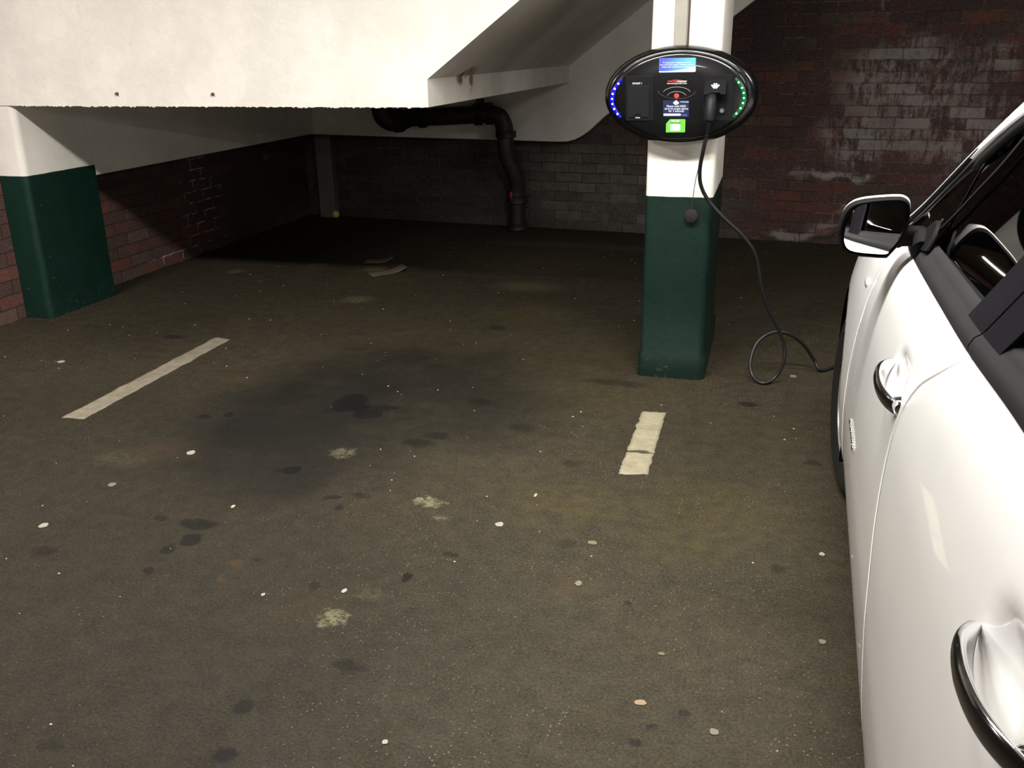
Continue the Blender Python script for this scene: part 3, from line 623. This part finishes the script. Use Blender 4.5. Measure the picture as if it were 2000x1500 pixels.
# cardboard scraps at the back
for (x,y,an,sx,sy,lb) in((757,533,.9,.13,.045,'curled cardboard strip lying on the yellowish patch at the back'),(740,511,.3,.10,.05,'crumpled dark cardboard scrap just behind the curled strip')):
    c=fl(x,y); b=MB(); R=[]
    for i in range(9):
        u=i/8-.5; z=.004+.03*u*u*4*(.5+u); R.append([Vector((c.x+math.cos(an)*u*sx*2-math.sin(an)*v*sy,c.y+math.sin(an)*u*sx*2+math.cos(an)*v*sy,max(z,.003)+.004*v)) for v in(-1,-.3,.4,1)])
    b.rings(R,False,False); tag(b.build('cardboard_scrap',simple('cardboard',srgb(78,68,58),.9),loc=(c.x,c.y,0),solid=.002,smooth=True),lb,'cardboard scrap')
c=fl(656,419,.03); o=MB().ball((c.x,c.y,.033),.033,20,12).build('ball',simple('yellow_felt',srgb(196,196,110),.9),loc=(c.x,c.y,0),smooth=True); tag(o,'small yellowish ball on the floor in the dark back corner','ball')
# uncountable tiny chips
random.seed(11); b=MB()
def inside(x,y): return not((XL<x<XP+.02 and 4.1<y<4.75) or (-.52<x<-.2 and 3.9<y<4.7) or x>.2 or (-.46<x<-.28 and 2.85<y<3.6) or (-2.76<x<-2.58 and 2.85<y<4.12))
k=0
while k<230:
    x=random.uniform(-3.6,.2); y=random.uniform(.5,7.0)
    if not inside(x,y) : continue
    if noise.noise(Vector((x*.8,y*.8,3)))<-.25+random.random()*.3: continue
    r=random.choice((.001,.0013,.0016,.002,.0028))*(1 if y<3 else 1.4); a0=random.random()*6
    m=random.choice((4,5,6)); b.prism([(x+r*(1+.5*random.random())*math.cos(a0+2*PI*i/m),y+r*(1+.5*random.random())*math.sin(a0+2*PI*i/m),.0003) for i in range(m)],(0,0,random.uniform(.0008,.0022))); k+=1
tag(b.build('grit',simple('pale_grit',srgb(150,145,130),.8)),'tiny pale chips of grit scattered over the dark floor','grit',kind='stuff')
# wall bolts on the white flank
for (x,y,lb) in((229,183,'small rusty bolt stub on the white flank, the left of two'),(416,184,'small rusty bolt stub on the white flank, the right of two')):
    p_=onY(x,y,YW-.001); b=MB(); b.tube([p_,p_+Vector((0,-.006,0)),p_+Vector((0,-.012,-.001))],[.009,.007,.006],8); b.build('bolt',simple('rusty_steel',srgb(90,76,66),.8),st,loc=p_,smooth=True)

# ------------------------------------------------------------------ car
CX0=.162; CA=.034; cn=1/math.sqrt(1+CA*CA)
CF=Vector((CA*cn,cn,0)); CW=Vector((cn,-CA*cn,0))
HW=.885                                   # half width
def cw(v,w,z): return Vector((CX0,0,0))+CF*v+CW*w+Vector((0,0,z))
BELT=[(-.62,.98),(-.3,1.03),(0.3,1.045),(1.0,1.022),(1.36,.995),(1.7,.98),(2.1,.965),(2.45,.95),(2.63,.94),(3.0,.89),(3.4,.83),(3.7,.76),(3.95,.62)]
PROF=[(0,.15),(.03,.11),(.08,.05),(.14,.028),(.22,.010),(.38,0),(.5,.001),(.6,.005),(.7,.012),(.78,.020),(.86,.033),(.92,.047),(.97,.066),(1,.088)]
RAIL=[(-.62,1.0),(-.5,1.08),(-.25,1.32),(0,1.41),(.4,1.46),(.9,1.48),(1.3,1.46),(1.6,1.40),(1.88,1.31),(2.17,1.19),(2.4,1.075),(2.6,.975),(2.75,.945),(3.0,.905),(3.4,.845),(3.7,.775),(3.95,.635)]
def plan(v):
    w=0
    if v>2.7: w+=.50*((v-2.7)/1.25)**3.2
    if v<.1: w+=.30*((.1-v)/.75)**2.6
    if 2.45<v<3.6: w-=.014*math.sin(PI*(v-2.45)/1.15)**1
    return w
zb=lambda v:sinterp(BELT,v)
def zr(v): return max(sinterp(RAIL,v),zb(v)+.012)
HND=[(1.64,.838),(.70,.902)]
def side(v,t):
    z=.17+(zb(v)-.17)*t; w=sinterp(PROF,t)+plan(v)
    for hv,hz in HND:
        w+=.024*math.exp(-(abs(v-hv-.025)/.062)**3-(abs(z-hz-.006)/.030)**3)
    # rocker tuck
    return v,w,z
def tumble(v): return .36+.10*max(0,(v-1.9))
def green(v,z):
    zz=zb(v); return .088+plan(v)+(z-zz)*tumble(v)+ (.03*max(0,v-1.9)**2)
def inv_t(v,z): return (z-.17)/(zb(v)-.17)
SHB=[(.17,1.27),(.30,1.30),(.42,1.35),(.55,1.42),(.64,1.48),(.70,1.51),(.75,1.525),(.79,1.53),(.83,1.518),(.87,1.495),(.905,1.460),(.93,1.42),(.96,1.375),(.99,1.34),(1.04,1.30)]
SHA=[(.17,2.46),(.45,2.485),(.585,2.49),(.69,2.47),(.805,2.43),(.895,2.395),(1.0,2.33)]
SHC=[(.17,.55),(.4,.5),(.62,.36),(.8,.28),(1.06,.26)]
FW=(2.99,.315,.375); RWH=(.40,.315,.375)      # arch v,z,r
def mirrored(p):
    d=(p-Vector((CX0,0,0))).dot(CW); return p+CW*(2*(HW-d))
car=empty('car',cw(1.7,HW,0),'white hatchback car parked at the right beside the pillar, charging cable at its front','car')
def panel(name,lo,hi,arch=None,nz=64,dv=.0125,label=None,far=False,mat=CAR):
    def bound(f,v_,t):
        if not callable(f): return f
        v=v_
        for _ in range(4): v=f(.17+(zb(v)-.17)*t)
        return v
    rows=[];W=0
    for i in range(nz+1):
        t=i/nz; a=bound(lo,1.5,t); c=bound(hi,1.5,t); rows.append((t,a,c)); W=max(W,c-a)
    m=max(2,int(W/dv)); V=[];
    for t,a,c in rows:
        for j in range(m+1):
            v=a+(c-a)*j/m; _,w,z=side(v,t)
            V.append([v,w,z])
    drop=set()
    if arch:
        av,az,ar=arch
        for q in V:
            d=math.hypot(q[0]-av,q[2]-az)
            if ar-.010<d<ar+.010 and d>0:
                s=ar/d; nv=av+(q[0]-av)*s; nz_=az+(q[2]-az)*s; q[0],q[2]=nv,nz_
    fs=[]
    for i in range(nz):
        for j in range(m):
            f=(i*(m+1)+j,i*(m+1)+j+1,(i+1)*(m+1)+j+1,(i+1)*(m+1)+j)
            if arch:
                cv=sum(V[k][0] for k in f)/4; cz=sum(V[k][2] for k in f)/4
                if math.hypot(cv-av,cz-az)<ar: continue
            fs.append(f)
    P=[cw(*q) for q in V]
    if far: P=[mirrored(p) for p in P]; fs=[f[::-1] for f in fs]
    used=sorted({k for f in fs for k in f}); mp={k:i for i,k in enumerate(used)}
    b=MB(); b.add([P[k] for k in used],[tuple(mp[k] for k in reversed(f)) for f in fs])
    o=b.build(name,mat,car,smooth=True,solid=.012)
    if label: o['label']=label
    return o
fB=lambda z:interp(SHB,z); fA=lambda z:interp(SHA,z); fC=lambda z:interp(SHC,z); G=.0028
for far in(False,True):
    panel('front_fender',lambda z:fA(z)+G,3.93,FW,far=far)
    fd=panel('front_door',lambda z:fB(z)+G,lambda z:fA(z)-G,far=far)
    rd=panel('rear_door',lambda z:fC(z)+G,lambda z:fB(z)-G,far=far)
    panel('rear_quarter',-.6,lambda z:fC(z)-G,RWH,far=far)
    if not far: FD,RDR=fd,rd
# dark liner behind the panel gaps
for far in(False,True):
    b=MB(); V=[];n=60;m=14
    for i in range(m+1):
        for j in range(n+1):
            v=-.5+4.2*j/n; t=.1+.88*i/m; _,w,z=side(v,t); p=cw(v,w+.03,z); V.append(mirrored(p) if far else p)
    fs=[(i*(n+1)+j,i*(n+1)+j+1,(i+1)*(n+1)+j+1,(i+1)*(n+1)+j) for i in range(m) for j in range(n)]
    keep=[]
    for f in fs:
        j=f[0]%(n+1); i=f[0]//(n+1); v=-.5+4.2*(j+.5)/n; z=.17+(zb(v)-.17)*(.1+.88*(i+.5)/m)
        if math.hypot(v-FW[0],z-FW[1])<.42 or math.hypot(v-RWH[0],z-RWH[1])<.42: continue
        keep.append(f)
    b.add(V,keep); b.build('inner_liner',BLKM,car)
# greenhouse surface
def gs(v,z,off=0.0):
    return cw(v,green(v,z)-off,z)
def rail(v,off=0.0): z=zr(v); return cw(v,green(v,z)-off,z)
def top(v,s,off=0.0):
    z0=zr(v); w0=green(v,z0); 
    cr=interp([(-.62,.03),(-.3,.05),(.3,.055),(1.4,.055),(1.9,.06),(2.5,.07),(2.75,.06),(3.4,.07),(3.95,.06)],v)
    return cw(v,w0+(HW-w0)*s,z0+cr*(1-(1-s)**2.2)+.012*min(1,s*8)+off)
def strip_surf(name,mat,v0,v1,flo,fhi,nv=60,ns=6,off=.0,solid=.004,far=False,label=None):
    V=[];fs=[]
    for j in range(nv+1):
        v=v0+(v1-v0)*j/nv; a=flo(v);c=fhi(v)
        for i in range(ns+1):
            z=a+(c-a)*i/ns; p=gs(v,z,off); V.append(mirrored(p) if far else p)
    for j in range(nv):
        for i in range(ns):
            f=(j*(ns+1)+i,(j+1)*(ns+1)+i,(j+1)*(ns+1)+i+1,j*(ns+1)+i+1); fs.append(f if far else f[::-1])
    o=MB().add(V,fs).build(name,mat,car,smooth=True,solid=solid)
    if label: o['label']=label
    return o
PILM=simple('pillar_film',srgb(30,29,32),.7,spec=0)
for far in(False,True):
    G0=.030
    gl_top=lambda v:max(zr(v)-.055,zb(v)+.012)
    # glass: whole side as panes
    strip_surf('front_side_window',GLS,1.30,2.05,lambda v:zb(v)+.01,lambda v:gl_top(v)-.0,off=-.012,solid=None or .003,far=far)
    strip_surf('quarter_window',GLS,2.05,2.58,lambda v:zb(v)+.01,lambda v:max(zr(v)-.022,zb(v)+.012),off=-.010,solid=.003,far=far)
    strip_surf('rear_side_window',GLS,.05,1.30,lambda v:zb(v)+.01,lambda v:gl_top(v),off=-.012,solid=.003,far=far)
    strip_surf('quarter_window_gasket',BLKM,2.13,2.60,lambda v:max(zr(v)-.012-.012*min(1,(v-2.13)/.1),zb(v)+.004),lambda v:max(zr(v)-.011,zb(v)+.010),off=.006,solid=.008,far=far,ns=2)
    # waist moulding, in two lengths that meet at the b-pillar
    for a_,b_ in((1.368,2.32),(.1,1.362)):
        V=[];fs=[];nv=60;sec=[(-.004,-.006),(.006,-.002),(.010,.008),(.008,.020),(.001,.026),(-.001,.032),(-.004,.040),(-.012,.044)]
        for j in range(nv+1):
            v=a_+(b_-a_)*j/nv; z0=zb(v)-.002
            for o_,dz in sec:
                k=1 if v<2.15 else max(.4,1-(v-2.15)*3.2)
                p=gs(v,z0+dz*k,o_*1.0) ; V.append(mirrored(p) if far else p)
        m_=len(sec)
        for j in range(nv):
            for i in range(m_-1): fs.append((j*m_+i,(j+1)*m_+i,(j+1)*m_+i+1,j*m_+i+1)[::(1 if far else -1)])
        fs.append(tuple(range(m_))); fs.append(tuple(nv*m_+i for i in range(m_))[::-1])
        MB().add(V,fs).build('waist_moulding',TRIM,car,smooth=True)
    # upper frame and white cant rail / a-pillar
    strip_surf('window_frame',BLKM,.05,2.10,lambda v:zr(v)-.062,lambda v:zr(v)-.040,off=.0,solid=.01,far=far,ns=2)
    strip_surf('roof_rail',CAR,-.45,2.62,lambda v:max(zr(v)-.042+.026*min(1,max(0,(v-1.7)/.5)),zb(v)),lambda v:zr(v),off=.004,solid=.012,far=far,nv=100)
# leaning strips: b-pillar, divider bar
def slat(pts,w,name,mat,off,thick=.006,far=False,label=None):
    """pts (v,z) centre line; w half width in v"""
    b=MB(); R=[]
    for v,z in pts:
        r=[gs(v-w,z,off),gs(v+w,z,off),gs(v+w,z,off-thick),gs(v-w,z,off-thick)]
        R.append([mirrored(p) for p in r] if far else r)
    b.rings(R); o=b.build(name,mat,car,bevel=.0015)
    if label:o['label']=label
    return o
for far in(False,True):
    pb=[(1.45+(z-.99)*-.88,z) for z in [.972+.42*i/10 for i in range(11)]]
    slat([(v,z) for v,z in pb if z<zr(v)-.045],.060,'b_pillar',PILM,.0015,far=far)
    pb2=[(v-.122,z) for v,z in pb]
    slat([(v,z) for v,z in pb2 if z<zr(v)-.045],.058,'b_pillar_cover',PILM,.0015,far=far)
    dv0=[(2.17,.985),(2.10,1.02),(2.0,1.08),(1.92,1.135),(1.84,1.19),(1.79,1.235),(1.74,1.285)]
    slat(catmull([(v,z,0) for v,z in dv0],4) and [(p.x,p.y) for p in catmull([(v,z,0) for v,z in dv0],4)],.009,'window_divider_bar',BLKM,.001,far=far)
# roof / windscreen / bonnet as cross spans
def span(name,mat,v0,v1,nv,s0=0.0,off=0,solid=.008,label=None,ns=24):
    V=[];fs=[]
    for j in range(nv+1):
        v=v0+(v1-v0)*j/nv
        half=[top(v,s0+(1-s0)*i/ns,off) for i in range(ns+1)]
        full=half+[mirrored(p) for p in half[-2::-1]]
        V+=full
    m=2*ns+1
    for j in range(nv):
        for i in range(m-1): fs.append((j*m+i,(j+1)*m+i,(j+1)*m+i+1,j*m+i+1)[::-1])
    o=MB().add(V,fs).build(name,mat,car,smooth=True,solid=solid)
    if label:o['label']=label
    return o
span('roof',CAR,-.25,1.42,50)
span('windscreen',GLS,1.42,2.66,50,s0=.045,off=-.004,solid=.004)
for far in(False,True):
    V=[];fs=[];nv=50
    for j in range(nv+1):
        v=1.42+1.22*j/nv
        for s_ in(0,.02,.05):
            p=top(v,s_); V.append(mirrored(p) if far else p)
    for j in range(nv):
        for i in range(2): fs.append((j*3+i,(j+1)*3+i,(j+1)*3+i+1,j*3+i+1)[::(1 if far else -1)])
    MB().add(V,fs).build('a_pillar',CAR,car,smooth=True,solid=.01)
span('bonnet',CAR,2.665,3.93,50); span('rear_hatch',CAR,-.6,-.255,16)
# nose and tail closing panels
for v,nm,sg in((3.93,'front_bumper',1),(-.6,'rear_bumper',-1)):
    ring=[cw(*side(v,i/16)) for i in range(17)]+[top(v,s/8) for s in range(9)]
    full=ring+[mirrored(p) for p in ring[-2::-1]]
    c0_=cw(v+sg*.05,HW,.5)
    R=[full,[p.lerp(c0_,.04)+CF*sg*.03 for p in full],[p.lerp(c0_,.2)+CF*sg*.045 for p in full]]
    b=MB(); b.rings(R,True,False); n_=len(full); b.add(R[2]+[c0_+CF*sg*.02],[(i,(i+1)%n_,n_) for i in range(n_)]); b.build(nm,CAR,car,smooth=True)
b=MB(); b.add([cw(-.5,.12,.19),cw(3.8,.25,.19),cw(3.8,1.52,.19),cw(-.5,1.65,.19)],[(0,1,2,3)]); b.build('underbody',BLKM,car,solid=.02)
# headlamp on the near corner
b=MB(); V=[];
for i in range(13):
    v=3.35+.5*i/12
    for j in range(6):
        t=.80+.17*j/5; _,w,z=side(v,t); V.append(cw(v,w-.006*math.sin(PI*i/12),z))
b.add(V,[(i*6+j,(i+1)*6+j,(i+1)*6+j+1,i*6+j+1)[::-1] for i in range(12) for j in range(5)]); b.build('headlamp',simple('headlamp_lens',srgb(190,196,200),.05,coat=1),car,smooth=True,solid=.004)
# side repeater
_,w,z=side(2.54,inv_t(2.54,.81)); b=MB(); b.ball((0,0,0),1,16,10); 
mm=Matrix((CF*.026,CW*.006,Vector((0,0,.014)))).transposed()
bb=MB(); bb.add([cw(2.54,w,z)+mm@v_ for v_ in b.v],b.f); bb.build('side_indicator',simple('indicator_lens',srgb(206,180,170),.1,coat=1),car,smooth=True)
# wheels
def wheel(v,w0,steer,far):
    c=cw(v,w0,.316); 
    if far: c=mirrored(c)
    ax=(CW if far else -CW); ax=Matrix.Rotation(steer,3,'Z')@ax; fwd=ax.cross(Vector((0,0,1)))
    def P(r,a,d): return c+(fwd*math.cos(a)+Vector((0,0,1))*math.sin(a))*r+ax*d
    n=64
    wh=bpy.data.objects.new('wheel',None); C.objects.link(wh); wh.parent=car; wh.location=c-Vector(car.location)
    tp=[(.215,-.09),(.29,-.10),(.308,-.085),(.3155,-.06),(.316,0),(.3155,.06),(.308,.085),(.295,.101),(.27,.108),(.24,.104),(.215,.092)]
    b=MB(); b.rings([[P(r,2*PI*k/n,d) for k in range(n)] for r,d in tp],True,False); b.build('tyre',RUB,wh,smooth=True)
    rp=[(.215,.09),(.210,.095),(.20,.085),(.196,-.06),(.06,-.07)]
    b=MB(); b.rings([[P(r,2*PI*k/n,d) for k in range(n)] for r,d in rp],True,True)
    for s in range(5):
        a=2*PI*s/5
        q=[P(.03,a-.6,.072),P(.03,a+.6,.072),P(.205,a+.13,.080),P(.205,a-.13,.080)]
        b.prism(q,-ax*.025)
    b.build('wheel_rim',simple('alloy',srgb(170,170,172),.3,metal=.8),wh,smooth=True)
    b=MB(); b.rings([[P(r,2*PI*k/24,d) for k in range(24)] for r,d in((.05,.06),(.05,.078),(.03,.086))],True,True); b.build('hub_cap',simple('alloy_cap',srgb(150,150,152),.3,metal=.8),wh,smooth=True)
ST=math.radians(6.5)
wheel(FW[0],.138,ST,False); wheel(FW[0],.138,ST,True); wheel(RWH[0],.10,0,False); wheel(RWH[0],.10,0,True)
for av,az,ar in(FW,RWH):      # dark wheel-house
  for far in(False,True):
    b=MB(); n=24; R=[]
    for w in(.02,.26):
        R.append([cw(av+ar*math.cos(PI*1.1*k/n-.05*PI),w+plan(av),az+ar*math.sin(PI*1.1*k/n-.05*PI)) for k in range(n+1)])
    if far: R=[[mirrored(p) for p in r] for r in R]
    b.rings(R,False,False); b.add(R[1]+[R[1][0].lerp(R[1][-1],.5)],[(i,i+1,n+1) for i in range(n)]); b.build('wheel_housing',BLKM,car,solid=.004)
# door handles: bowed chrome grip over a scooped recess
GRIP=simple('dark_gloss_grip',srgb(20,18,17),.15,coat=.5)
def handle(door,hv,hz,far=False,L=.21,rise=.03,s=1.0):
    n=28; R=[]
    K=24
    for i in range(n+1):
        u=-1+2*i/n; v=hv+u*L/2; z=hz-rise*u*.5+.004
        wbase=sinterp(PROF,inv_t(v,z))+plan(v)
        f=max(0,u); stand=.004+.027*(1-abs(u)**2.6)*(1-.25*f); hh=.0205*(1-.35*abs(min(u,0))**3)*(1-.82*f**2.2); th=.0060+.0015*(1-u*u)
        cdir=wbase-stand; ring=[]
        for k in range(K):
            a=2*PI*k/K; cs,sn=math.cos(a),math.sin(a)
            dz=hh*(abs(sn)**.75)*(1 if sn>0 else -1); dw=-th*(abs(cs)**.8)*(1 if cs>0 else -1)
            ring.append(cw(v,cdir+dw-dz*.35+dz*dz*10,z+dz))
        R.append(ring)
    o=bpy.data.objects.new('door_handle',None); C.objects.link(o); o.parent=door; o.location=cw(hv,0,hz)-parent_world(door)
    dark=[k for k in range(K) if math.cos(2*PI*(k+.5)/K)>.05 and math.sin(2*PI*(k+.5)/K)<.93 or math.sin(2*PI*(k+.5)/K)<-.3]
    for ks,nm,mt in((dark,'grip_face',GRIP),([k for k in range(K) if k not in dark],'grip_edge',CHR)):
        b=MB(); m_=len(R)
        b.add([p for q in R for p in q],[(i*K+k,i*K+(k+1)%K,(i+1)*K+(k+1)%K,(i+1)*K+k) for i in range(m_-1) for k in ks])
        if nm=='grip_edge': b.f+=[tuple(range(K-1,-1,-1)),tuple(range((m_-1)*K,m_*K))]
        x=b.build(nm,mt,o,smooth=True)
        if nm=='grip_edge': x['label']='chrome inner edge of the handle'
    # fixed foot of the grip, and its seam
    for u0,u1,nm in((-1.06,-.62,'handle_end_cap'),):
        R=[]
        for i in range(9):
            u=u0+(u1-u0)*i/8; v=hv+u*L/2; z=hz-rise*u*.5+.004; wb=sinterp(PROF,inv_t(v,z))+plan(v)
            e=math.sin(PI*(i+.6)/9.2)
            R.append([cw(v,wb+.006-(.024 if nm=='handle_end_cap' else .016)*e*max(0,math.cos(a))**.6,z+.013*math.sin(a)*(.4+.6*e)) for a in [2*PI*k/12 for k in range(12)]])
        b=MB(); b.rings(R); b.build(nm,CHR,o,smooth=True)
handle(FD,1.64,.838,rise=-.024,L=.19); handle(RDR,.70,.902,rise=.02,L=.225)
# chrome badge low on the front door
b=MB()
for i in range(12):
    v=2.19-.17*i/11; t=inv_t(v,.552); _,w,z=side(v,t); r=.006 if i in(0,3,10,11) else .0035
    b.add([cw(v,w-.003,z)+CF*(x*.004)+CW*(y*r*.5)+Vector((0,0,1))*(q*.006) for x in(-1,1) for y in(-1,1) for q in(-1,1)],[(0,1,3,2),(4,6,7,5),(0,4,5,1),(2,3,7,6),(0,2,6,4),(1,5,7,3)])
b.build('chrome_badge',CHR,FD,bevel=.0015)['label']='small chrome badge low on the door'
# small white mark on the quarter glass
p0=gs(2.27,1.035,.006); b=MB()
star=[]
for k in range(10):
    a=2*PI*k/10+.3; r=.0055 if k%2==0 else .0022; star.append(p0+CF*math.cos(a)*r*4.5+Vector((0,0,1))*math.sin(a)*r)
b.prism(star,-CW*.0005); b.build('star_mark',simple('silver_mark',srgb(140,136,122),.6),car)
# door mirror
MO=[(1640,468),(1638,452),(1643,430),(1653,410),(1668,398),(1690,392),(1725,388.5),(1755,387.5),(1768,390),(1777,398),(1779,412),(1776,435),(1770,456),(1765,468),(1752,484),(1735,502),(1728,505),(1700,503.5),(1668,500),(1650,491),(1642,480)]
GO=[(1648.5,470),(1650,452),(1656,432),(1668,412),(1685,401),(1715,396.5),(1752,393.5),(1765,397),(1771,408),(1769,430),(1763,455),(1755,470),(1738,489),(1730,496.5),(1700,495),(1668,491),(1654,484)]
MY=2.15
mo=[onY(x,y,MY) for x,y in MO]; go=[onY(x,y,MY+.004) for x,y in GO]
def resample(P,n):
    Q=[]
    ring=P+[P[0]]; 
    cm=[]
    for i in range(len(P)):
        a,b_,c,d=P[i-1],P[i],P[(i+1)%len(P)],P[(i+2)%len(P)]
        for j in range(6):
            t=j/6; cm.append(.5*((2*b_)+(c-a)*t+(2*a-5*b_+4*c-d)*t*t+(3*b_-a-3*c+d)*t**3))
    return cm
mo=resample(mo,0); go=resample(go,0)
cen=sum(mo,Vector())/len(mo)
dm=empty('door_mirror',(0,0,0),None,None)
dm.parent=car; dm.location=cen-Vector(car.location)
def ringscale(P,s,dy,sz=None,sh=(0,0,0)): return [cen+Vector(((p.x-cen.x)*s,0,(p.z-cen.z)*(sz or s)))+Vector((0,dy,0))+Vector(sh) for p in P]
b=MB(); b.rings([ringscale(mo,.985,.0),ringscale(mo,1.0,.010),ringscale(mo,1.02,.022),ringscale(mo,1.0,.028)],True,False)
b.rings([ringscale(mo,.985,.0),ringscale(mo,.955,-.002),ringscale(mo,.93,.002),ringscale(mo,.90,.012)],True,False); b.build('mirror_bezel',BLKM,dm,smooth=True)
b=MB(); b.rings([ringscale(mo,1.0,.022),ringscale(mo,1.018,.026,1.02,(.001,0,.0018)),ringscale(mo,1.01,.045,1.012,(.004,0,.0018)),ringscale(mo,.94,.085,.92,(.01,0,.0)),ringscale(mo,.72,.115,.70,(.014,0,0)),ringscale(mo,.35,.128,.35,(.018,0,0))],True,True); b.build('mirror_shell',CAR,dm,smooth=True)
# slightly convex glass, tipped up
gc=sum(go,Vector())/len(go); rm=Matrix.Rotation(math.radians(3.0),4,'Z')@Matrix.Rotation(-math.radians(6.0),4,'X')
def gp(p,s): 
    q=(p-gc)*s; r2=q.length_squared; q=Vector((q.x,r2/(2*2.0),q.z)); return gc+Vector((0,.0035,0))+rm@q
R=[[gp(p,s) for p in go] for s in(1,.85,.7,.55,.4,.25,.1)]
b=MB(); b.rings(R,True,True); mg=b.build('mirror_glass',MIR,dm,smooth=True)
b=MB(); b.rings([ringscale(mo,.95,.013),ringscale(mo,.5,.015)],True,True); b.build('mirror_backing',BLKM,dm)
# arm and sail foot
a0=onY(1762,462,MY+.03); a1=onY(1800,462,2.16); a2=gs(2.10,.985,.004); 
b=MB(); b.tube(catmull([a0+Vector((-.02,.01,0)),a0,a1,Vector((a2.x,a2.y,a2.z))],6),[.026]*6+[.022]*6+[.021]*6+[.024],16,flat=1.0); b.build('mirror_arm',BLKM,dm,smooth=True)
b=MB(); ft=[gs(v,z,.002) for v,z in((2.30,zb(2.30)+.0),(2.27,.98),(2.20,1.0),(2.15,1.035),(2.11,1.05),(2.07,1.05),(2.04,1.03),(2.03,1.0),(2.03,zb(2.02)+.03))]
b.prism(ft,-CW*.009); b.build('mirror_foot',BLKM,dm,bevel=.003,seg=2)
# cabin: seats, dash, steering wheel
SEAT=simple('dark_seat_cloth',srgb(40,40,42),.8); 
def seat(v,w):
    s=bpy.data.objects.new('seat',None); C.objects.link(s); s.parent=car; s.location=cw(v,w,.45)-Vector(car.location)
    def slab(pts,hw,nm,r):
        b=MB(); R=[]
        for (vv,zz,th,ww) in pts:
            R.append([cw(v+vv+th*math.cos(a)*.5,w+ww*math.sin(a) ,zz+0*math.sin(a)) for a in [2*PI*k/20 for k in range(20)]])
        b.rings(R); b.build(nm,SEAT,s,smooth=True)
    slab([(-.20,.55,.10,.22),(-.24,.7,.16,.25),(-.32,.95,.14,.24),(-.37,1.08,.10,.17)],.25,'seat_back',.04)
    slab([(-.385,1.12,.05,.09),(-.39,1.16,.10,.13),(-.40,1.24,.11,.13),(-.405,1.29,.06,.09)],.13,'headrest',.04)
    b=MB(); b.box((-.25,-.25,-.07),(.25,.25,.07),Matrix.Translation(cw(v,w,.55))@Matrix.Rotation(-math.atan(CA),4,'Z')); b.build('seat_cushion',SEAT,s,bevel=.05,seg=3)
seat(1.35,.48); seat(1.35,1.28); seat(.45,.48); seat(.45,1.28)
b=MB(); R=[]
for k in range(24):
    w=.17+1.43*k/23; R.append([cw(v,w,z) for v,z in((1.95,.62),(1.88,.80),(1.93,.90),(2.1,.93),(2.55,.90),(2.6,.6))])
b.rings(R); b.build('dashboard',SEAT,car,smooth=True)
b=MB(); c_=cw(1.78,1.28,.86); u=CW; w_=(Vector((0,0,1))*.9+CF*.42).normalized()
ringp=[c_+u*.185*math.cos(2*PI*k/40)+w_*.185*math.sin(2*PI*k/40) for k in range(41)]
b.tube(ringp,.014,10); b.tube([c_-u*.17,c_,c_+u*.17],.018,8); b.tube([c_,c_+CF*.16-Vector((0,0,.05))],.03,10); b.build('steering_wheel',BLKS,car,smooth=True)

# ------------------------------------------------------------------ light
def tube_light(name,loc,L,power,col=(1,.93,.82),rz=0,w=.09):
    l=bpy.data.lights.new(name,'AREA'); l.shape='RECTANGLE'; l.size=L; l.size_y=w; l.energy=power; l.color=col
    o=bpy.data.objects.new(name,l); C.objects.link(o); o.location=loc; o.rotation_euler=(0,0,rz); return o
tube_light('unseen_tube_lamp',(-3.5,2.2,2.55),.8,80,(1,.93,.89),w=.2)
tube_light('unseen_tube_lamp',(-1.0,2.2,2.55),1.0,95,(1,.97,.92),w=.2)
tube_light('unseen_tube_lamp',(.15,2.2,2.55),1.0,95,(1,.97,.92),w=.2)
tube_light('unseen_tube_lamp',(-1.2,-6.0,2.55),1.5,330,(1,.96,.92),w=.2)
tube_light('unseen_tube_lamp',(3.6,-3.6,2.55),1.5,240,(1,.96,.92),w=.2)  # unseen lamp added for low-angle light on the stair faces
tube_light('unseen_tube_lamp',(1.9,3.4,2.55),1.2,50,(1,.96,.92),w=.2)
w=bpy.data.worlds.new('world'); bpy.context.scene.world=w; w.use_nodes=True; w.node_tree.nodes['Background'].inputs[0].default_value=(.6,.58,.52,1); w.node_tree.nodes['Background'].inputs[1].default_value=.02
